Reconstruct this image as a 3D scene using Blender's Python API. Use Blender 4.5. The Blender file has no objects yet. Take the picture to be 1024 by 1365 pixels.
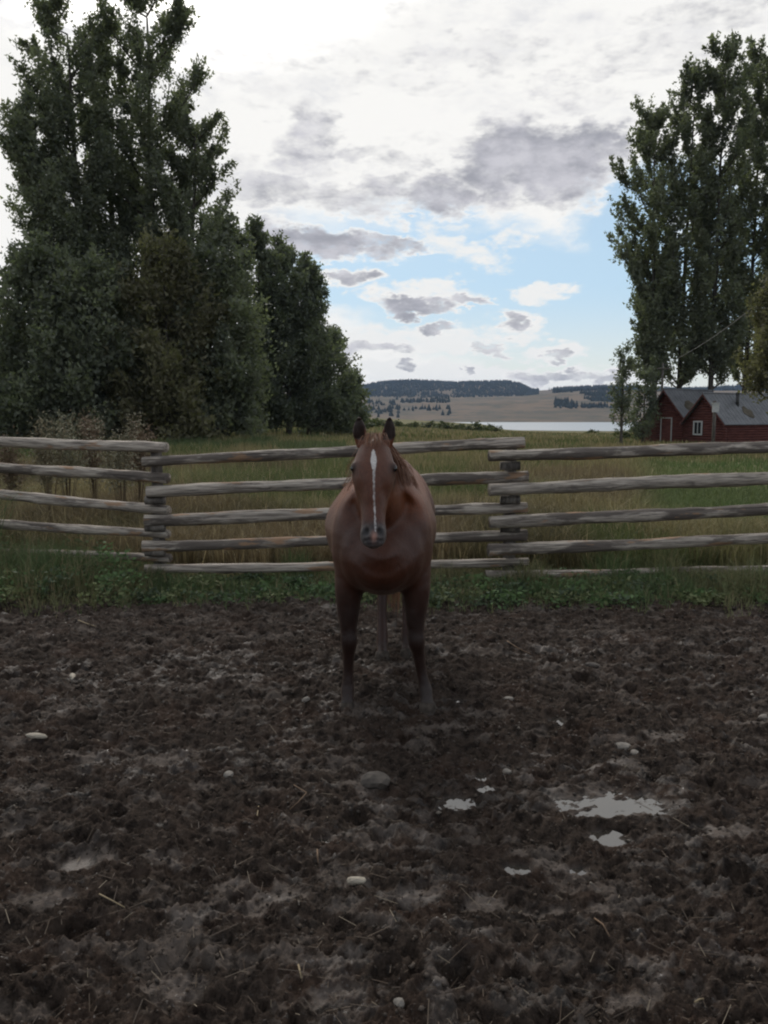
import bpy, bmesh, math, random
import numpy as np
from mathutils import Vector, Matrix

random.seed(7)
rng = np.random.default_rng(7)
sc = bpy.context.scene
COL = sc.collection
R = math.radians
PI = math.pi

# ------------------------------------------------------------------ camera
CAM_H = 1.70
PITCH = R(6.6)
F = 1092.0                      # focal length in pixels of the 1024 x 1365 photograph
cam_d = bpy.data.cameras.new('camera')
cam_d.sensor_fit = 'VERTICAL'
cam_d.sensor_height = 36.0
cam_d.lens = 36.0 * F / 1365.0
cam_d.clip_start = 0.05
cam_d.clip_end = 30000.0
cam = bpy.data.objects.new('camera', cam_d)
cam.location = (0, 0, CAM_H)
cam.rotation_euler = (PI / 2 - PITCH, 0, 0)
COL.objects.link(cam)
sc.camera = cam
sc.cycles.pixel_filter_type = 'BLACKMAN_HARRIS'
sc.cycles.filter_width = 2.1
sc.cycles.max_bounces = 6
sc.cycles.volume_bounces = 0
sc.cycles.diffuse_bounces = 3
sc.cycles.transparent_max_bounces = 8

sc.view_settings.view_transform = 'Standard'
sc.view_settings.look = 'None'
sc.view_settings.gamma = 1.0
sc.view_settings.use_curve_mapping = False
sc.view_settings.exposure = 0.0

# ------------------------------------------------------------------ sun
SUN_EL, SUN_AZ = R(41), R(-14)          # azimuth from +Y towards +X
sd = Vector((math.sin(SUN_AZ) * math.cos(SUN_EL), math.cos(SUN_AZ) * math.cos(SUN_EL), math.sin(SUN_EL)))
sun_d = bpy.data.lights.new('sun', 'SUN')
sun_d.energy = 1.5
sun_d.angle = R(14)
sun_d.color = (1.0, 0.95, 0.88)
sun = bpy.data.objects.new('sun', sun_d)
sun.rotation_euler = (-sd).to_track_quat('-Z', 'Y').to_euler()
sun.location = (0, 0, 60)
COL.objects.link(sun)


def at(px, py, Y):
    """world point seen at photo pixel (px, py) standing at distance Y"""
    a, b = (px - 512) / F, (682.5 - py) / F
    c, s = math.cos(PITCH), math.sin(PITCH)
    dy, dz = c + b * s, -s + b * c
    k = Y / dy
    return Vector((a * k, Y, CAM_H + dz * k))


def azel(px, py):
    p = at(px, py, 1.0) - Vector((0, 0, CAM_H))
    p.normalize()
    return math.atan2(p.x, p.y), math.asin(p.z)


def ground_at(px, py, z=0.0):
    d = at(px, py, 1.0) - Vector((0, 0, CAM_H))
    k = (z - CAM_H) / d.z
    return d * k + Vector((0, 0, CAM_H))


# ------------------------------------------------------------------ node helpers
class NT:
    def __init__(s, tree):
        s.t = tree
        s.n = tree.nodes
        s.l = tree.links

    def node(s, typ, **kw):
        nd = s.n.new(typ)
        for k, v in kw.items():
            setattr(nd, k, v)
        return nd

    def put(s, sock, v):
        if isinstance(v, bpy.types.NodeSocket):
            s.l.new(v, sock)
        elif v is not None:
            sock.default_value = v

    def math(s, op, a, b=None, c=None, clamp=False):
        nd = s.node('ShaderNodeMath', operation=op, use_clamp=clamp)
        s.put(nd.inputs[0], a)
        if b is not None: s.put(nd.inputs[1], b)
        if c is not None: s.put(nd.inputs[2], c)
        return nd.outputs[0]

    def vmath(s, op, a, b=None, scale=None):
        nd = s.node('ShaderNodeVectorMath', operation=op)
        s.put(nd.inputs[0], a)
        if b is not None: s.put(nd.inputs[1], b)
        if scale is not None: s.put(nd.inputs['Scale'], scale)
        return nd.outputs['Value'] if op in ('LENGTH', 'DOT_PRODUCT', 'DISTANCE') else nd.outputs[0]

    def maprange(s, v, a, b, c=0.0, d=1.0, smooth=True):
        nd = s.node('ShaderNodeMapRange', interpolation_type='SMOOTHSTEP' if smooth else 'LINEAR')
        s.put(nd.inputs[0], v)
        for i, q in enumerate((a, b, c, d)): s.put(nd.inputs[1 + i], q)
        return nd.outputs[0]

    def mix(s, f, a, b, blend='MIX'):
        nd = s.node('ShaderNodeMix', data_type='RGBA', blend_type=blend)
        s.put(nd.inputs[0], f)
        s.put(nd.inputs[6], a if not isinstance(a, tuple) else (*a[:3], 1))
        s.put(nd.inputs[7], b if not isinstance(b, tuple) else (*b[:3], 1))
        return nd.outputs[2]

    def noise(s, vec, scale, detail=4, rough=0.55, w=None, dist=0.0):
        nd = s.node('ShaderNodeTexNoise')
        if vec is not None: s.put(nd.inputs['Vector'], vec)
        nd.inputs['Scale'].default_value = scale
        nd.inputs['Detail'].default_value = detail
        nd.inputs['Roughness'].default_value = rough
        nd.inputs['Distortion'].default_value = dist
        return nd

    def mapping(s, vec, loc=(0, 0, 0), rot=(0, 0, 0), scale=(1, 1, 1)):
        nd = s.node('ShaderNodeMapping')
        s.put(nd.inputs[0], vec)
        nd.inputs[1].default_value = loc
        nd.inputs[2].default_value = rot
        nd.inputs[3].default_value = scale
        return nd.outputs[0]


def srgb(r, g, b):
    f = lambda c: ((c / 255 + 0.055) / 1.055) ** 2.4 if c > 10 else c / 255 / 12.92
    return (f(r), f(g), f(b))


# ------------------------------------------------------------------ sky (Nishita sky with clouds placed by direction)
w = bpy.data.worlds.new('World')
sc.world = w
w.use_nodes = True
N = NT(w.node_tree)
N.n.clear()
out = N.node('ShaderNodeOutputWorld')
bg = N.node('ShaderNodeBackground')
bg.inputs[1].default_value = 0.1
N.l.new(bg.outputs[0], out.inputs[0])
sky = N.node('ShaderNodeTexSky', sky_type='NISHITA')
sky.sun_disc = False
sky.sun_elevation = SUN_EL
sky.sun_rotation = SUN_AZ
sky.air_density = 1.0
sky.dust_density = 0.6
tc = N.node('ShaderNodeTexCoord')
D = tc.outputs['Generated']
sep = N.node('ShaderNodeSeparateXYZ')
N.l.new(D, sep.inputs[0])
az = N.math('ARCTAN2', sep.outputs[0], sep.outputs[1])
el = N.math('ARCSINE', sep.outputs[2])
comb = N.node('ShaderNodeCombineXYZ')
N.l.new(az, comb.inputs[0]); N.l.new(el, comb.inputs[1])
Dn = N.mapping(D, scale=(1, 1, 2.2))
warp1 = N.vmath('SUBTRACT', N.noise(Dn, 9, 5, 0.6).outputs['Color'], (0.5, 0.5, 0.5))
warp2 = N.vmath('SUBTRACT', N.noise(Dn, 34, 4, 0.6).outputs['Color'], (0.5, 0.5, 0.5))
uv = N.vmath('ADD', N.vmath('ADD', comb.outputs[0], N.vmath('MULTIPLY', warp1, (0.11, 0.06, 0))),
             N.vmath('MULTIPLY', warp2, (0.050, 0.036, 0)))


def blobs(lst, soft=(1.25, 0.45)):
    acc = None
    for b in lst:
        px, py, rx, ry = b[:4]
        rot = b[4] if len(b) > 4 else 0
        st = b[5] if len(b) > 5 else 1.0
        a, e = azel(px, py)
        v = N.vmath('SUBTRACT', uv, (a, e, 0))
        if rot:
            v = N.mapping(v, rot=(0, 0, R(rot)))
        v = N.vmath('MULTIPLY', v, (F / rx, F / ry, 0))
        m = N.maprange(N.vmath('LENGTH', v), soft[0], soft[1], 0, st)
        acc = m if acc is None else N.math('MAXIMUM', acc, m)
    return acc


blue = blobs([(670, 395, 300, 92, 12), (880, 330, 120, 95), (480, 385, 90, 34, 10), (1010, 420, 160, 120)], (1.2, 0.75))
whites = blobs([(728, 388, 46, 15), (570, 396, 84, 22), (625, 330, 70, 26, 20, .75), (690, 318, 34, 14, 0, .6),
                (545, 455, 170, 26), (690, 436, 44, 20), (735, 466, 42, 14), (640, 499, 300, 15),
                (460, 374, 52, 17), (915, 300, 50, 30, 0, .6), (640, 345, 20, 8, 0, .6)])
greys = blobs([(405, 185, 56, 46, 0, .62), (355, 252, 85, 22, 0, .6), (480, 258, 95, 22, 0, .6), (590, 266, 70, 28, 0, .85),
               (668, 212, 70, 58, 0, .95), (750, 215, 85, 52, 12, 1), (805, 190, 40, 40, 0, .9), (425, 322, 120, 22, 0, .95),
               (535, 318, 50, 13, 8, .75), (345, 322, 60, 26, 0, .75), (462, 374, 36, 10, 0, .85), (553, 406, 54, 13, 0, .95),
               (622, 404, 34, 9, 10, .8), (590, 438, 24, 9, 0, .8), (520, 466, 60, 10, 0, .7), (468, 466, 32, 14, 0, .7),
               (684, 432, 24, 10, 0, .8), (662, 462, 20, 7, 0, .6), (738, 470, 18, 7, 0, .7), (549, 493, 15, 10, 0, .85),
               (625, 499, 12, 8, 0, .7), (735, 500, 55, 11, 0, .75), (795, 500, 34, 10, 0, .65), (490, 208, 40, 16, 0, .45),
               (560, 190, 60, 14, 0, .2), (870, 75, 120, 22, 0, .35), (960, 20, 120, 26, 0, .4), (500, 20, 160, 18, 0, .22), (540, 115, 110, 18, 0, .28),
               (650, 70, 150, 26, 0, .34), (420, 70, 110, 22, 0, .26), (330, 120, 60, 26, 0, .3), (760, 120, 90, 20, 8, .36), (545, 225, 50, 16, 0, .4), (320, 215, 40, 20, 0, .35), (320, 60, 70, 26, 0, .30), (300, 20, 60, 20, 0, .28)])
# overcast sheet texture with thinner places, brightest towards the sun
sheet = N.noise(Dn, 5.5, 6, 0.6).outputs['Fac']
sheet2 = N.noise(Dn, 17, 6, 0.62).outputs['Fac']
dots = N.vmath('DOT_PRODUCT', D, tuple(sd))
glow = N.maprange(dots, -0.3, 1.0, 0.0, 1.0, smooth=False)
white_c = N.mix(N.maprange(dots, -0.2, .90), (.90, .92, .96), (.97, .96, .935))
white_c = N.mix(N.maprange(dots, .93, .985), white_c, (3.0, 2.9, 2.75))
soft_grey = N.mix(N.maprange(dots, -0.2, .90), (.62, .64, .69), (.70, .705, .74))
soft_grey = N.mix(N.maprange(dots, .955, .995), soft_grey, (2.0, 1.95, 1.9))
cloud_w = N.mix(N.maprange(N.math('ADD', N.math('MULTIPLY', sheet, .6), N.math('MULTIPLY', sheet2, .4)),   .47, .66, 0, 0.9), white_c, soft_grey)
up = lambda c: N.vmath('SCALE', c, scale=10.0)
blue_c = N.vmath('MULTIPLY', sky.outputs[0], (1.10, 1.06, 0.98))
low_c = N.mix(N.maprange(el, 0.0, 0.10), up(srgb(244, 242, 228) + (1,)) if False else (8.6, 8.5, 7.6), (8.2, 8.9, 9.2))
# pale veil over the blue, thick near the horizon
veil = N.maprange(el, 0.02, 0.36, 0.85, 0.42)
blue_v = N.mix(veil, blue_c, N.mix(N.maprange(el, 0.02, 0.16), (8.4, 8.7, 8.2), (5.0, 7.2, 9.2)))
open_f = N.math('MULTIPLY', blue, N.maprange(sheet2, .62, .50))
base = N.mix(blue, up(cloud_w), blue_v)
# elsewhere in the sky: broken clouds with some blue, as in the part in view
faraz = N.maprange(N.math('ABSOLUTE', az), 0.62, 0.9)
gap = N.math('MULTIPLY', faraz, N.maprange(sheet, .54, .44))
base = N.mix(N.math('MULTIPLY', gap, .8), base, blue_v)
fine = N.noise(Dn, 48, 5, 0.6).outputs['Fac']
wn = N.maprange(N.math('ADD', whites, N.math('MULTIPLY', N.math('SUBTRACT', fine, .5), 1.7)), .15, 1.0)
wn = N.math('MULTIPLY', wn, N.maprange(whites, 0.02, 0.2))
base = N.mix(wn, base, up(N.mix(.35, srgb(240, 241, 240), white_c)))
gn0 = N.math('ADD', greys, N.math('MULTIPLY', N.math('SUBTRACT', fine, .5), 1.25))
gn = N.math('MULTIPLY', N.maprange(gn0, .08, 1.02), N.maprange(greys, 0.0, 0.3))
ring = N.math('MULTIPLY', N.maprange(greys, 0.0, .22), .85)
base = N.mix(N.math('MULTIPLY', ring, N.maprange(fine, .30, .6)), base, up(N.mix(.5, white_c, (1.0, .99, .96))))
grey_c = N.mix(N.maprange(sheet2, .32, .68), srgb(162, 163, 172), srgb(206, 205, 212))
base = N.mix(gn, base, up(grey_c))
# below the horizon
base = N.mix(N.maprange(el, -0.004, -0.05), base, (2.2, 2.3, 2.3))
N.l.new(base, bg.inputs[0])

# ------------------------------------------------------------------ numpy noise
def _hash(ix, iy, seed):
    h = (ix.astype(np.int64) * 374761393 + iy.astype(np.int64) * 668265263 + seed * 2147483647) & 0xFFFFFFFF
    h = ((h ^ (h >> 13)) * 1274126177) & 0xFFFFFFFF
    return ((h ^ (h >> 16)) & 0xFFFF) / 65535.0


def vnoise(x, y, seed=0):
    ix, iy = np.floor(x), np.floor(y)
    fx, fy = x - ix, y - iy
    fx = fx * fx * fx * (fx * (fx * 6 - 15) + 10); fy = fy * fy * fy * (fy * (fy * 6 - 15) + 10)
    a, b = _hash(ix, iy, seed), _hash(ix + 1, iy, seed)
    c, d = _hash(ix, iy + 1, seed), _hash(ix + 1, iy + 1, seed)
    return a + (b - a) * fx + (c - a) * fy + (a - b - c + d) * fx * fy


def fbm(x, y, oct=4, seed=0, gain=0.5):
    s, a, t = 0.0, 1.0, 0.0
    for o in range(oct):
        c, q = math.cos(0.6 * o), math.sin(0.6 * o)
        s = s + a * vnoise((x * c - y * q) * 2 ** o, (x * q + y * c) * 2 ** o, seed + o * 17)
        t += a; a *= gain
    return s / t


def worley(x, y, seed=0):
    ix, iy = np.floor(x), np.floor(y)
    d1 = np.full(x.shape, 9.0); idv = np.zeros(x.shape)
    for i in (-1, 0, 1):
        for j in (-1, 0, 1):
            cx, cy = ix + i, iy + j
            px = cx + _hash(cx, cy, seed); py = cy + _hash(cx, cy, seed + 5)
            d = np.hypot(px - x, py - y)
            m = d < d1
            idv = np.where(m, _hash(cx, cy, seed + 9), idv)
            d1 = np.where(m, d, d1)
    return d1, idv


def sstep(a, b, v):
    t = np.clip((v - a) / (b - a), 0, 1)
    return t * t * (3 - 2 * t)


# ------------------------------------------------------------------ mesh helpers
def mesh_np(name, verts, faces, mat=None, smooth=False):
    """verts (n,3), faces (m,k) -> mesh datablock"""
    verts = np.ascontiguousarray(verts, dtype=np.float32)
    faces = np.ascontiguousarray(faces, dtype=np.int32)
    me = bpy.data.meshes.new(name)
    n, k = faces.shape
    me.vertices.add(len(verts)); me.vertices.foreach_set('co', verts.ravel())
    me.loops.add(n * k); me.loops.foreach_set('vertex_index', faces.ravel())
    me.polygons.add(n)
    me.polygons.foreach_set('loop_start', np.arange(0, n * k, k, dtype=np.int32))
    me.polygons.foreach_set('loop_total', np.full(n, k, dtype=np.int32))
    if smooth: me.polygons.foreach_set('use_smooth', np.ones(n, dtype=bool))
    me.update(calc_edges=True)
    if mat: me.materials.append(mat)
    return me


def vcol(me, name, cols):
    a = me.color_attributes.new(name, 'FLOAT_COLOR', 'POINT')
    c = np.ones((len(me.vertices), 4), dtype=np.float32)
    c[:, :3] = cols
    a.data.foreach_set('color', c.ravel())


def link(name, me, parent=None, loc=None):
    o = bpy.data.objects.new(name, me)
    COL.objects.link(o)
    if parent is not None: o.parent = parent
    if loc is not None: o.location = loc
    return o


def empty(name, loc=(0, 0, 0), rz=0.0):
    o = bpy.data.objects.new(name, None)
    o.empty_display_size = 0.2
    o.location = loc; o.rotation_euler = (0, 0, rz)
    COL.objects.link(o)
    return o


def tag(o, label=None, cat=None, group=None, kind=None):
    if label: o['label'] = label
    if cat: o['category'] = cat
    if group: o['group'] = group
    if kind: o['kind'] = kind
    return o


class MB:
    """small polygon soup collector"""
    def __init__(s): s.v = []; s.f = []

    def add(s, vs, fs):
        b = len(s.v); s.v += [tuple(v) for v in vs]; s.f += [tuple(b + i for i in f) for f in fs]

    def box(s, c, size, M=None):
        x, y, z = (q / 2 for q in size)
        vs = [Vector((i * x, j * y, k * z)) for i in (-1, 1) for j in (-1, 1) for k in (-1, 1)]
        if M is not None: vs = [M @ v for v in vs]
        vs = [v + Vector(c) for v in vs]
        s.add(vs, [(0, 1, 3, 2), (4, 6, 7, 5), (0, 4, 5, 1), (2, 3, 7, 6), (0, 2, 6, 4), (1, 5, 7, 3)])

    def prism(s, pts, ext):
        """polygon pts extruded by vector ext"""
        n = len(pts); e = Vector(ext)
        vs = [Vector(p) for p in pts] + [Vector(p) + e for p in pts]
        s.add(vs, [tuple(range(n))[::-1], tuple(range(n, 2 * n))] + [(i, (i + 1) % n, n + (i + 1) % n, n + i) for i in range(n)])

    def tube(s, pts, rad, sides=6, cap=True, squash=None):
        pts = [Vector(p) for p in pts]
        rings = []
        prev = None
        for i, p in enumerate(pts):
            t = (pts[min(i + 1, len(pts) - 1)] - pts[max(i - 1, 0)]).normalized()
            if prev is None:
                prev = t.orthogonal().normalized()
            u = (prev - t * prev.dot(t)).normalized(); prev = u
            v = t.cross(u)
            r = rad[i] if hasattr(rad, '__len__') else rad
            rings.append([p + (u * math.cos(2 * PI * k / sides) + v * math.sin(2 * PI * k / sides)) * r for k in range(sides)])
        vs = [q for rg in rings for q in rg]
        fs = []
        for i in range(len(pts) - 1):
            for k in range(sides):
                a, b = i * sides + k, i * sides + (k + 1) % sides
                fs.append((a, b, b + sides, a + sides))
        if cap:
            fs.append(tuple(range(sides))[::-1]); fs.append(tuple(len(vs) - sides + k for k in range(sides)))
        s.add(vs, fs)

    def mesh(s, name, mat, smooth=False):
        me = bpy.data.meshes.new(name)
        me.from_pydata(s.v, [], s.f)
        if smooth: me.polygons.foreach_set('use_smooth', [True] * len(me.polygons))
        if mat: me.materials.append(mat)
        me.update()
        return me

    def build(s, name, mat, parent=None, smooth=False, loc=None):
        return link(name, s.mesh(name, mat, smooth), parent, loc)


# ------------------------------------------------------------------ materials
def mat(name):
    m = bpy.data.materials.new(name)
    m.use_nodes = True
    n = NT(m.node_tree)
    n.n.clear()
    o = n.node('ShaderNodeOutputMaterial')
    return m, n, o


def principled(n, o, color, rough=0.8, spec=0.5, normal=None, **kw):
    p = n.node('ShaderNodeBsdfPrincipled')
    n.put(p.inputs['Base Color'], color if not isinstance(color, tuple) else (*color[:3], 1))
    n.put(p.inputs['Roughness'], rough)
    n.put(p.inputs['Specular IOR Level'], spec)
    if normal is not None: n.put(p.inputs['Normal'], normal)
    for k, v in kw.items(): n.put(p.inputs[k], v)
    n.l.new(p.outputs[0], o.inputs[0])
    return p


def bump(n, h, strength=0.5, dist=0.01):
    b = n.node('ShaderNodeBump')
    b.inputs['Strength'].default_value = strength
    b.inputs['Distance'].default_value = dist
    n.put(b.inputs['Height'], h)
    return b.outputs[0]


def simple(name, color, rough=0.8, spec=0.4, var=0.25, scale=8.0, bmp=0.0):
    m, n, o = mat(name)
    t = n.node('ShaderNodeTexCoord').outputs['Object']
    nz = n.noise(t, scale, 5, 0.6).outputs['Fac']
    c = n.mix(n.maprange(nz, .3, .7), tuple(q * (1 - var) for q in color), tuple(min(q * (1 + var), 1) for q in color))
    principled(n, o, c, rough, spec, bump(n, nz, bmp, 0.01) if bmp else None)
    return m


def mud_material():
    m, n, o = mat('mud')
    geo = n.node('ShaderNodeNewGeometry')
    P = geo.outputs['Position']
    att = n.node('ShaderNodeAttribute', attribute_name='mud')
    sp = n.node('ShaderNodeSeparateColor'); n.l.new(att.outputs['Color'], sp.inputs[0])
    wet, dry = sp.outputs[0], sp.outputs[1]  # second channel masks the painted pale sheen
    n1 = n.noise(P, 3.0, 6, .6).outputs['Fac']
    n2 = n.noise(P, 22.0, 6, .65).outputs['Fac']
    n3 = n.noise(P, 120.0, 4, .7).outputs['Fac']
    c = n.mix(n.maprange(n2, .32, .68), (0.0105, 0.0078, 0.0064), (0.048, 0.0355, 0.028))
    c = n.mix(n.maprange(n1, .45, .7, 0, .55), c, (0.046, 0.028, 0.020))
    c = n.mix(n.maprange(n3, .52, .74, 0, .6), c, (0.072, 0.057, 0.046))
    c = n.mix(n.maprange(n3, .44, .30, 0, .6), c, (0.005, 0.004, 0.0036))
    c = n.mix(n.math('MULTIPLY', dry, n.maprange(n2, .3, .55)), c, (0.125, 0.104, 0.090))  # sky reflected in smooth wet mud, painted as a paler base colour
    rough = n.mix(wet, (.78, .78, .78), (.34, .34, .34))
    gl = n.math('MULTIPLY', n.maprange(n.noise(P, 46.0, 3, .6).outputs['Fac'], .635, .70), n.maprange(n1, .42, .58))
    rs = n.math('ADD', rough, n.math('MULTIPLY', n.math('SUBTRACT', n2, .5), .35))
    rs = n.math('SUBTRACT', rs, n.math('MULTIPLY', gl, .42))
    h = n.math('ADD', n.math('MULTIPLY', n2, .6), n.math('MULTIPLY', n3, .35))
    nb = n.node('ShaderNodeBump'); nb.inputs['Distance'].default_value = .02
    n.put(nb.inputs['Height'], h)
    n.put(nb.inputs['Strength'], n.math('SUBTRACT', .85, n.math('MULTIPLY', wet, .55)))
    principled(n, o, c, rs, n.math('ADD', n.math('ADD', .05, n.math('MULTIPLY', gl, .55)), n.math('MULTIPLY', wet, .30)), nb.outputs[0])
    return m


def field_material():
    m, n, o = mat('field')
    P = n.node('ShaderNodeNewGeometry').outputs['Position']
    Ps = n.mapping(P, scale=(1, .45, 1))
    a = n.noise(Ps, .12, 6, .6).outputs['Fac']
    b = n.noise(P, 2.5, 6, .65).outputs['Fac']
    d = n.noise(Ps, .012, 5, .6).outputs['Fac']
    c = n.mix(n.maprange(a, .38, .62), (.13, .115, .055), (.095, .110, .042))
    c = n.mix(n.maprange(b, .35, .7, 0, .7), c, (.17, .14, .075))
    c = n.mix(n.maprange(d, .45, .6, 0, .7), c, (.13, .105, .055))
    # dry tan slopes beyond the lake
    far = n.maprange(n.vmath('LENGTH', P), 1800, 2400)
    hn = n.noise(P, .0035, 6, .62).outputs['Fac']
    hn2 = n.noise(P, .012, 6, .65).outputs['Fac']
    hc = n.mix(n.maprange(hn, .40, .60), (.15, .108, .070), (.105, .085, .058))
    hc = n.mix(n.maprange(hn2, .46, .62, 0, .6), hc, (.055, .058, .040))
    c = n.mix(far, c, hc)
    principled(n, o, c, .95, .1, bump(n, b, .6, .05))
    return m


def leaf_material(name, dark, light, tr=0.5):
    m, n, o = mat(name)
    geo = n.node('ShaderNodeNewGeometry')
    t = n.node('ShaderNodeTexCoord').outputs['Object']
    cl = n.noise(t, .33, 4, .6).outputs['Fac']
    v = n.math('ADD', n.math('MULTIPLY', geo.outputs['Random Per Island'], .55), n.math('MULTIPLY', n.maprange(cl, .35, .65), .45))
    c = n.mix(v, dark, light)
    d = n.node('ShaderNodeBsdfPrincipled')
    n.l.new(c, d.inputs['Base Color']); d.inputs['Roughness'].default_value = .6
    d.inputs['Specular IOR Level'].default_value = .25
    tl = n.node('ShaderNodeBsdfTranslucent')
    n.l.new(n.vmath('MULTIPLY', c, (1.0, 1.15, .6)), tl.inputs[0])
    mx = n.node('ShaderNodeMixShader'); mx.inputs[0].default_value = tr
    n.l.new(d.outputs[0], mx.inputs[1]); n.l.new(tl.outputs[0], mx.inputs[2])
    n.l.new(mx.outputs[0], o.inputs[0])
    return m


def tint_material(name, attr='tint', tr=0.3, rough=.7):
    m, n, o = mat(name)
    a = n.node('ShaderNodeAttribute', attribute_name=attr).outputs['Color']
    d = n.node('ShaderNodeBsdfPrincipled')
    n.l.new(a, d.inputs['Base Color']); d.inputs['Roughness'].default_value = rough
    d.inputs['Specular IOR Level'].default_value = .2
    tl = n.node('ShaderNodeBsdfTranslucent'); n.l.new(a, tl.inputs[0])
    mx = n.node('ShaderNodeMixShader'); mx.inputs[0].default_value = tr
    n.l.new(d.outputs[0], mx.inputs[1]); n.l.new(tl.outputs[0], mx.inputs[2])
    n.l.new(mx.outputs[0], o.inputs[0])
    return m


def rail_material():
    m, n, o = mat('weathered_rail')
    t = n.node('ShaderNodeTexCoord').outputs['Object']
    rnd = n.node('ShaderNodeObjectInfo').outputs['Random']
    off = n.node('ShaderNodeCombineXYZ')
    for i in range(3): n.l.new(n.math('MULTIPLY', rnd, 37.0 + i * 11), off.inputs[i])
    tv = n.vmath('ADD', t, off.outputs[0])
    grain = n.noise(n.mapping(tv, scale=(1.6, 26, 26)), 1.6, 6, .65).outputs['Fac']
    patch = n.noise(n.mapping(tv, scale=(1.3, 6, 6)), 1.5, 5, .6).outputs['Fac']
    patch2 = n.noise(n.mapping(tv, scale=(1.1, 5, 5), loc=(9, 4, 2)), 1.2, 5, .62).outputs['Fac']
    crack = n.noise(n.mapping(tv, scale=(.8, 60, 60)), 1.0, 3, .6).outputs['Fac']
    c = n.mix(n.maprange(grain, .3, .7), (.115, .096, .080), (.45, .39, .33))
    tone = n.math('ADD', n.math('FRACT', n.math('MULTIPLY', rnd, 7.31)), -.5)
    c = n.mix(n.math('MULTIPLY', n.maprange(n.math('ADD', patch2, n.math('MULTIPLY', tone, .16)), .49, .57), .82), c, (.075, .060, .052))
    c = n.mix(n.math('MULTIPLY', n.maprange(patch, .575, .63), .85), c, (.26, .155, .090))
    c = n.mix(n.maprange(crack, .60, .68, 0, .75), c, (.04, .032, .027))
    h = n.math('ADD', grain, n.math('MULTIPLY', n.maprange(crack, .6, .68), -.7))
    principled(n, o, c, .8, .25, bump(n, h, .7, .012))
    return m


def bark_material(name, a, b):
    m, n, o = mat(name)
    t = n.node('ShaderNodeTexCoord').outputs['Object']
    g = n.noise(n.mapping(t, scale=(6, 6, 1)), 2.0, 6, .65).outputs['Fac']
    principled(n, o, n.mix(n.maprange(g, .35, .65), a, b), .9, .2, bump(n, g, .9, .04))
    return m


M_MUD = mud_material()
M_FIELD = field_material()
M_COTTON = leaf_material('cottonwood_leaves', (.095, .105, .082), (.225, .235, .175))
M_COTTON_D = leaf_material('dark_poplar_leaves', (.080, .092, .080), (.20, .212, .165))
M_WILLOW = leaf_material('willow_leaves', (.095, .090, .060), (.215, .195, .125))
M_SHRUB = leaf_material('shrub_leaves', (.035, .045, .018), (.10, .11, .05))
M_BARK = bark_material('tree_bark', (.035, .030, .026), (.10, .088, .075))
M_RAIL = rail_material()
M_POST = bark_material('post_wood', (.055, .047, .042), (.17, .15, .13))
M_GRASS = tint_material('grass_blades')
M_LITTER = tint_material('litter', tr=0.0)

# ------------------------------------------------------------------ terrain sheet
LAKE_Z = -12.0
ridge_px = np.array([-400, 60, 300, 430, 482, 505, 545, 600, 640, 672, 690, 710, 750, 800, 860, 900, 980, 1100, 1500])
ridge_py = np.array([512, 508, 512, 518, 517, 512, 509.5, 512, 511.5, 510.5, 513.5, 522, 519.5, 517, 518.5, 520, 516, 512, 515])
mid_px = np.array([-400, 430, 482, 560, 640, 700, 740, 800, 860, 1500])
mid_py = np.array([528, 528, 529, 531, 530, 528, 524, 521, 522, 520])


def terrain_z(x, y):
    x = np.asarray(x, float); y = np.asarray(y, float)
    d = np.maximum(y, 1.0)
    s = sstep(-0.10, 0.25, x / d)
    z = -0.0155 * np.clip(y - 12, 0, 640) * (0.12 + 0.88 * s)
    z = z + (fbm(x / 30, y / 30, 3, 5) - .5) * 0.5 * sstep(12, 60, y)
    z = z + (fbm(x / 90 + 5, y / 120, 3, 8) - .5) * 3.0 * sstep(250, 500, y)
    z = z + 2.4 * (1 - sstep(.115, .150, x / d)) * sstep(260, 480, y)
    z = z - sstep(660, 800, y) * 16
    r = np.hypot(x, y)
    z = np.where(y > 900, -20.0, z)
    px = 512 + F * x / np.maximum(y, 1)
    # height of hill features from their outline at their own distance
    mz = CAM_H + (556.0 - np.interp(px, mid_px, mid_py)) / F * 3700
    rz = CAM_H + (556.0 - np.interp(px, ridge_px, ridge_py)) / F * 5200
    nz = (fbm(x / 420, y / 420, 5, 21) - .5)
    shore = 2080 + 120 * (fbm(x / 300, x * 0 + 3, 3, 4) - .5)
    h = -20 + (mz + 20) * sstep(0, 1, np.clip((y - shore) / (3700 - shore), 0, 1)) ** 0.9
    h = h + nz * 26 * sstep(2300, 3000, y) * (1 - sstep(3300, 3700, y))
    h = h + (rz - mz) * sstep(3900, 5200, y)
    h = h - (h + 10) * sstep(5400, 6400, y)
    z = np.where(y > 1500, np.maximum(z, h), z)
    # gentle rise all round behind the camera
    z = z + sstep(200, 4000, -y) * 30
    return z


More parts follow.
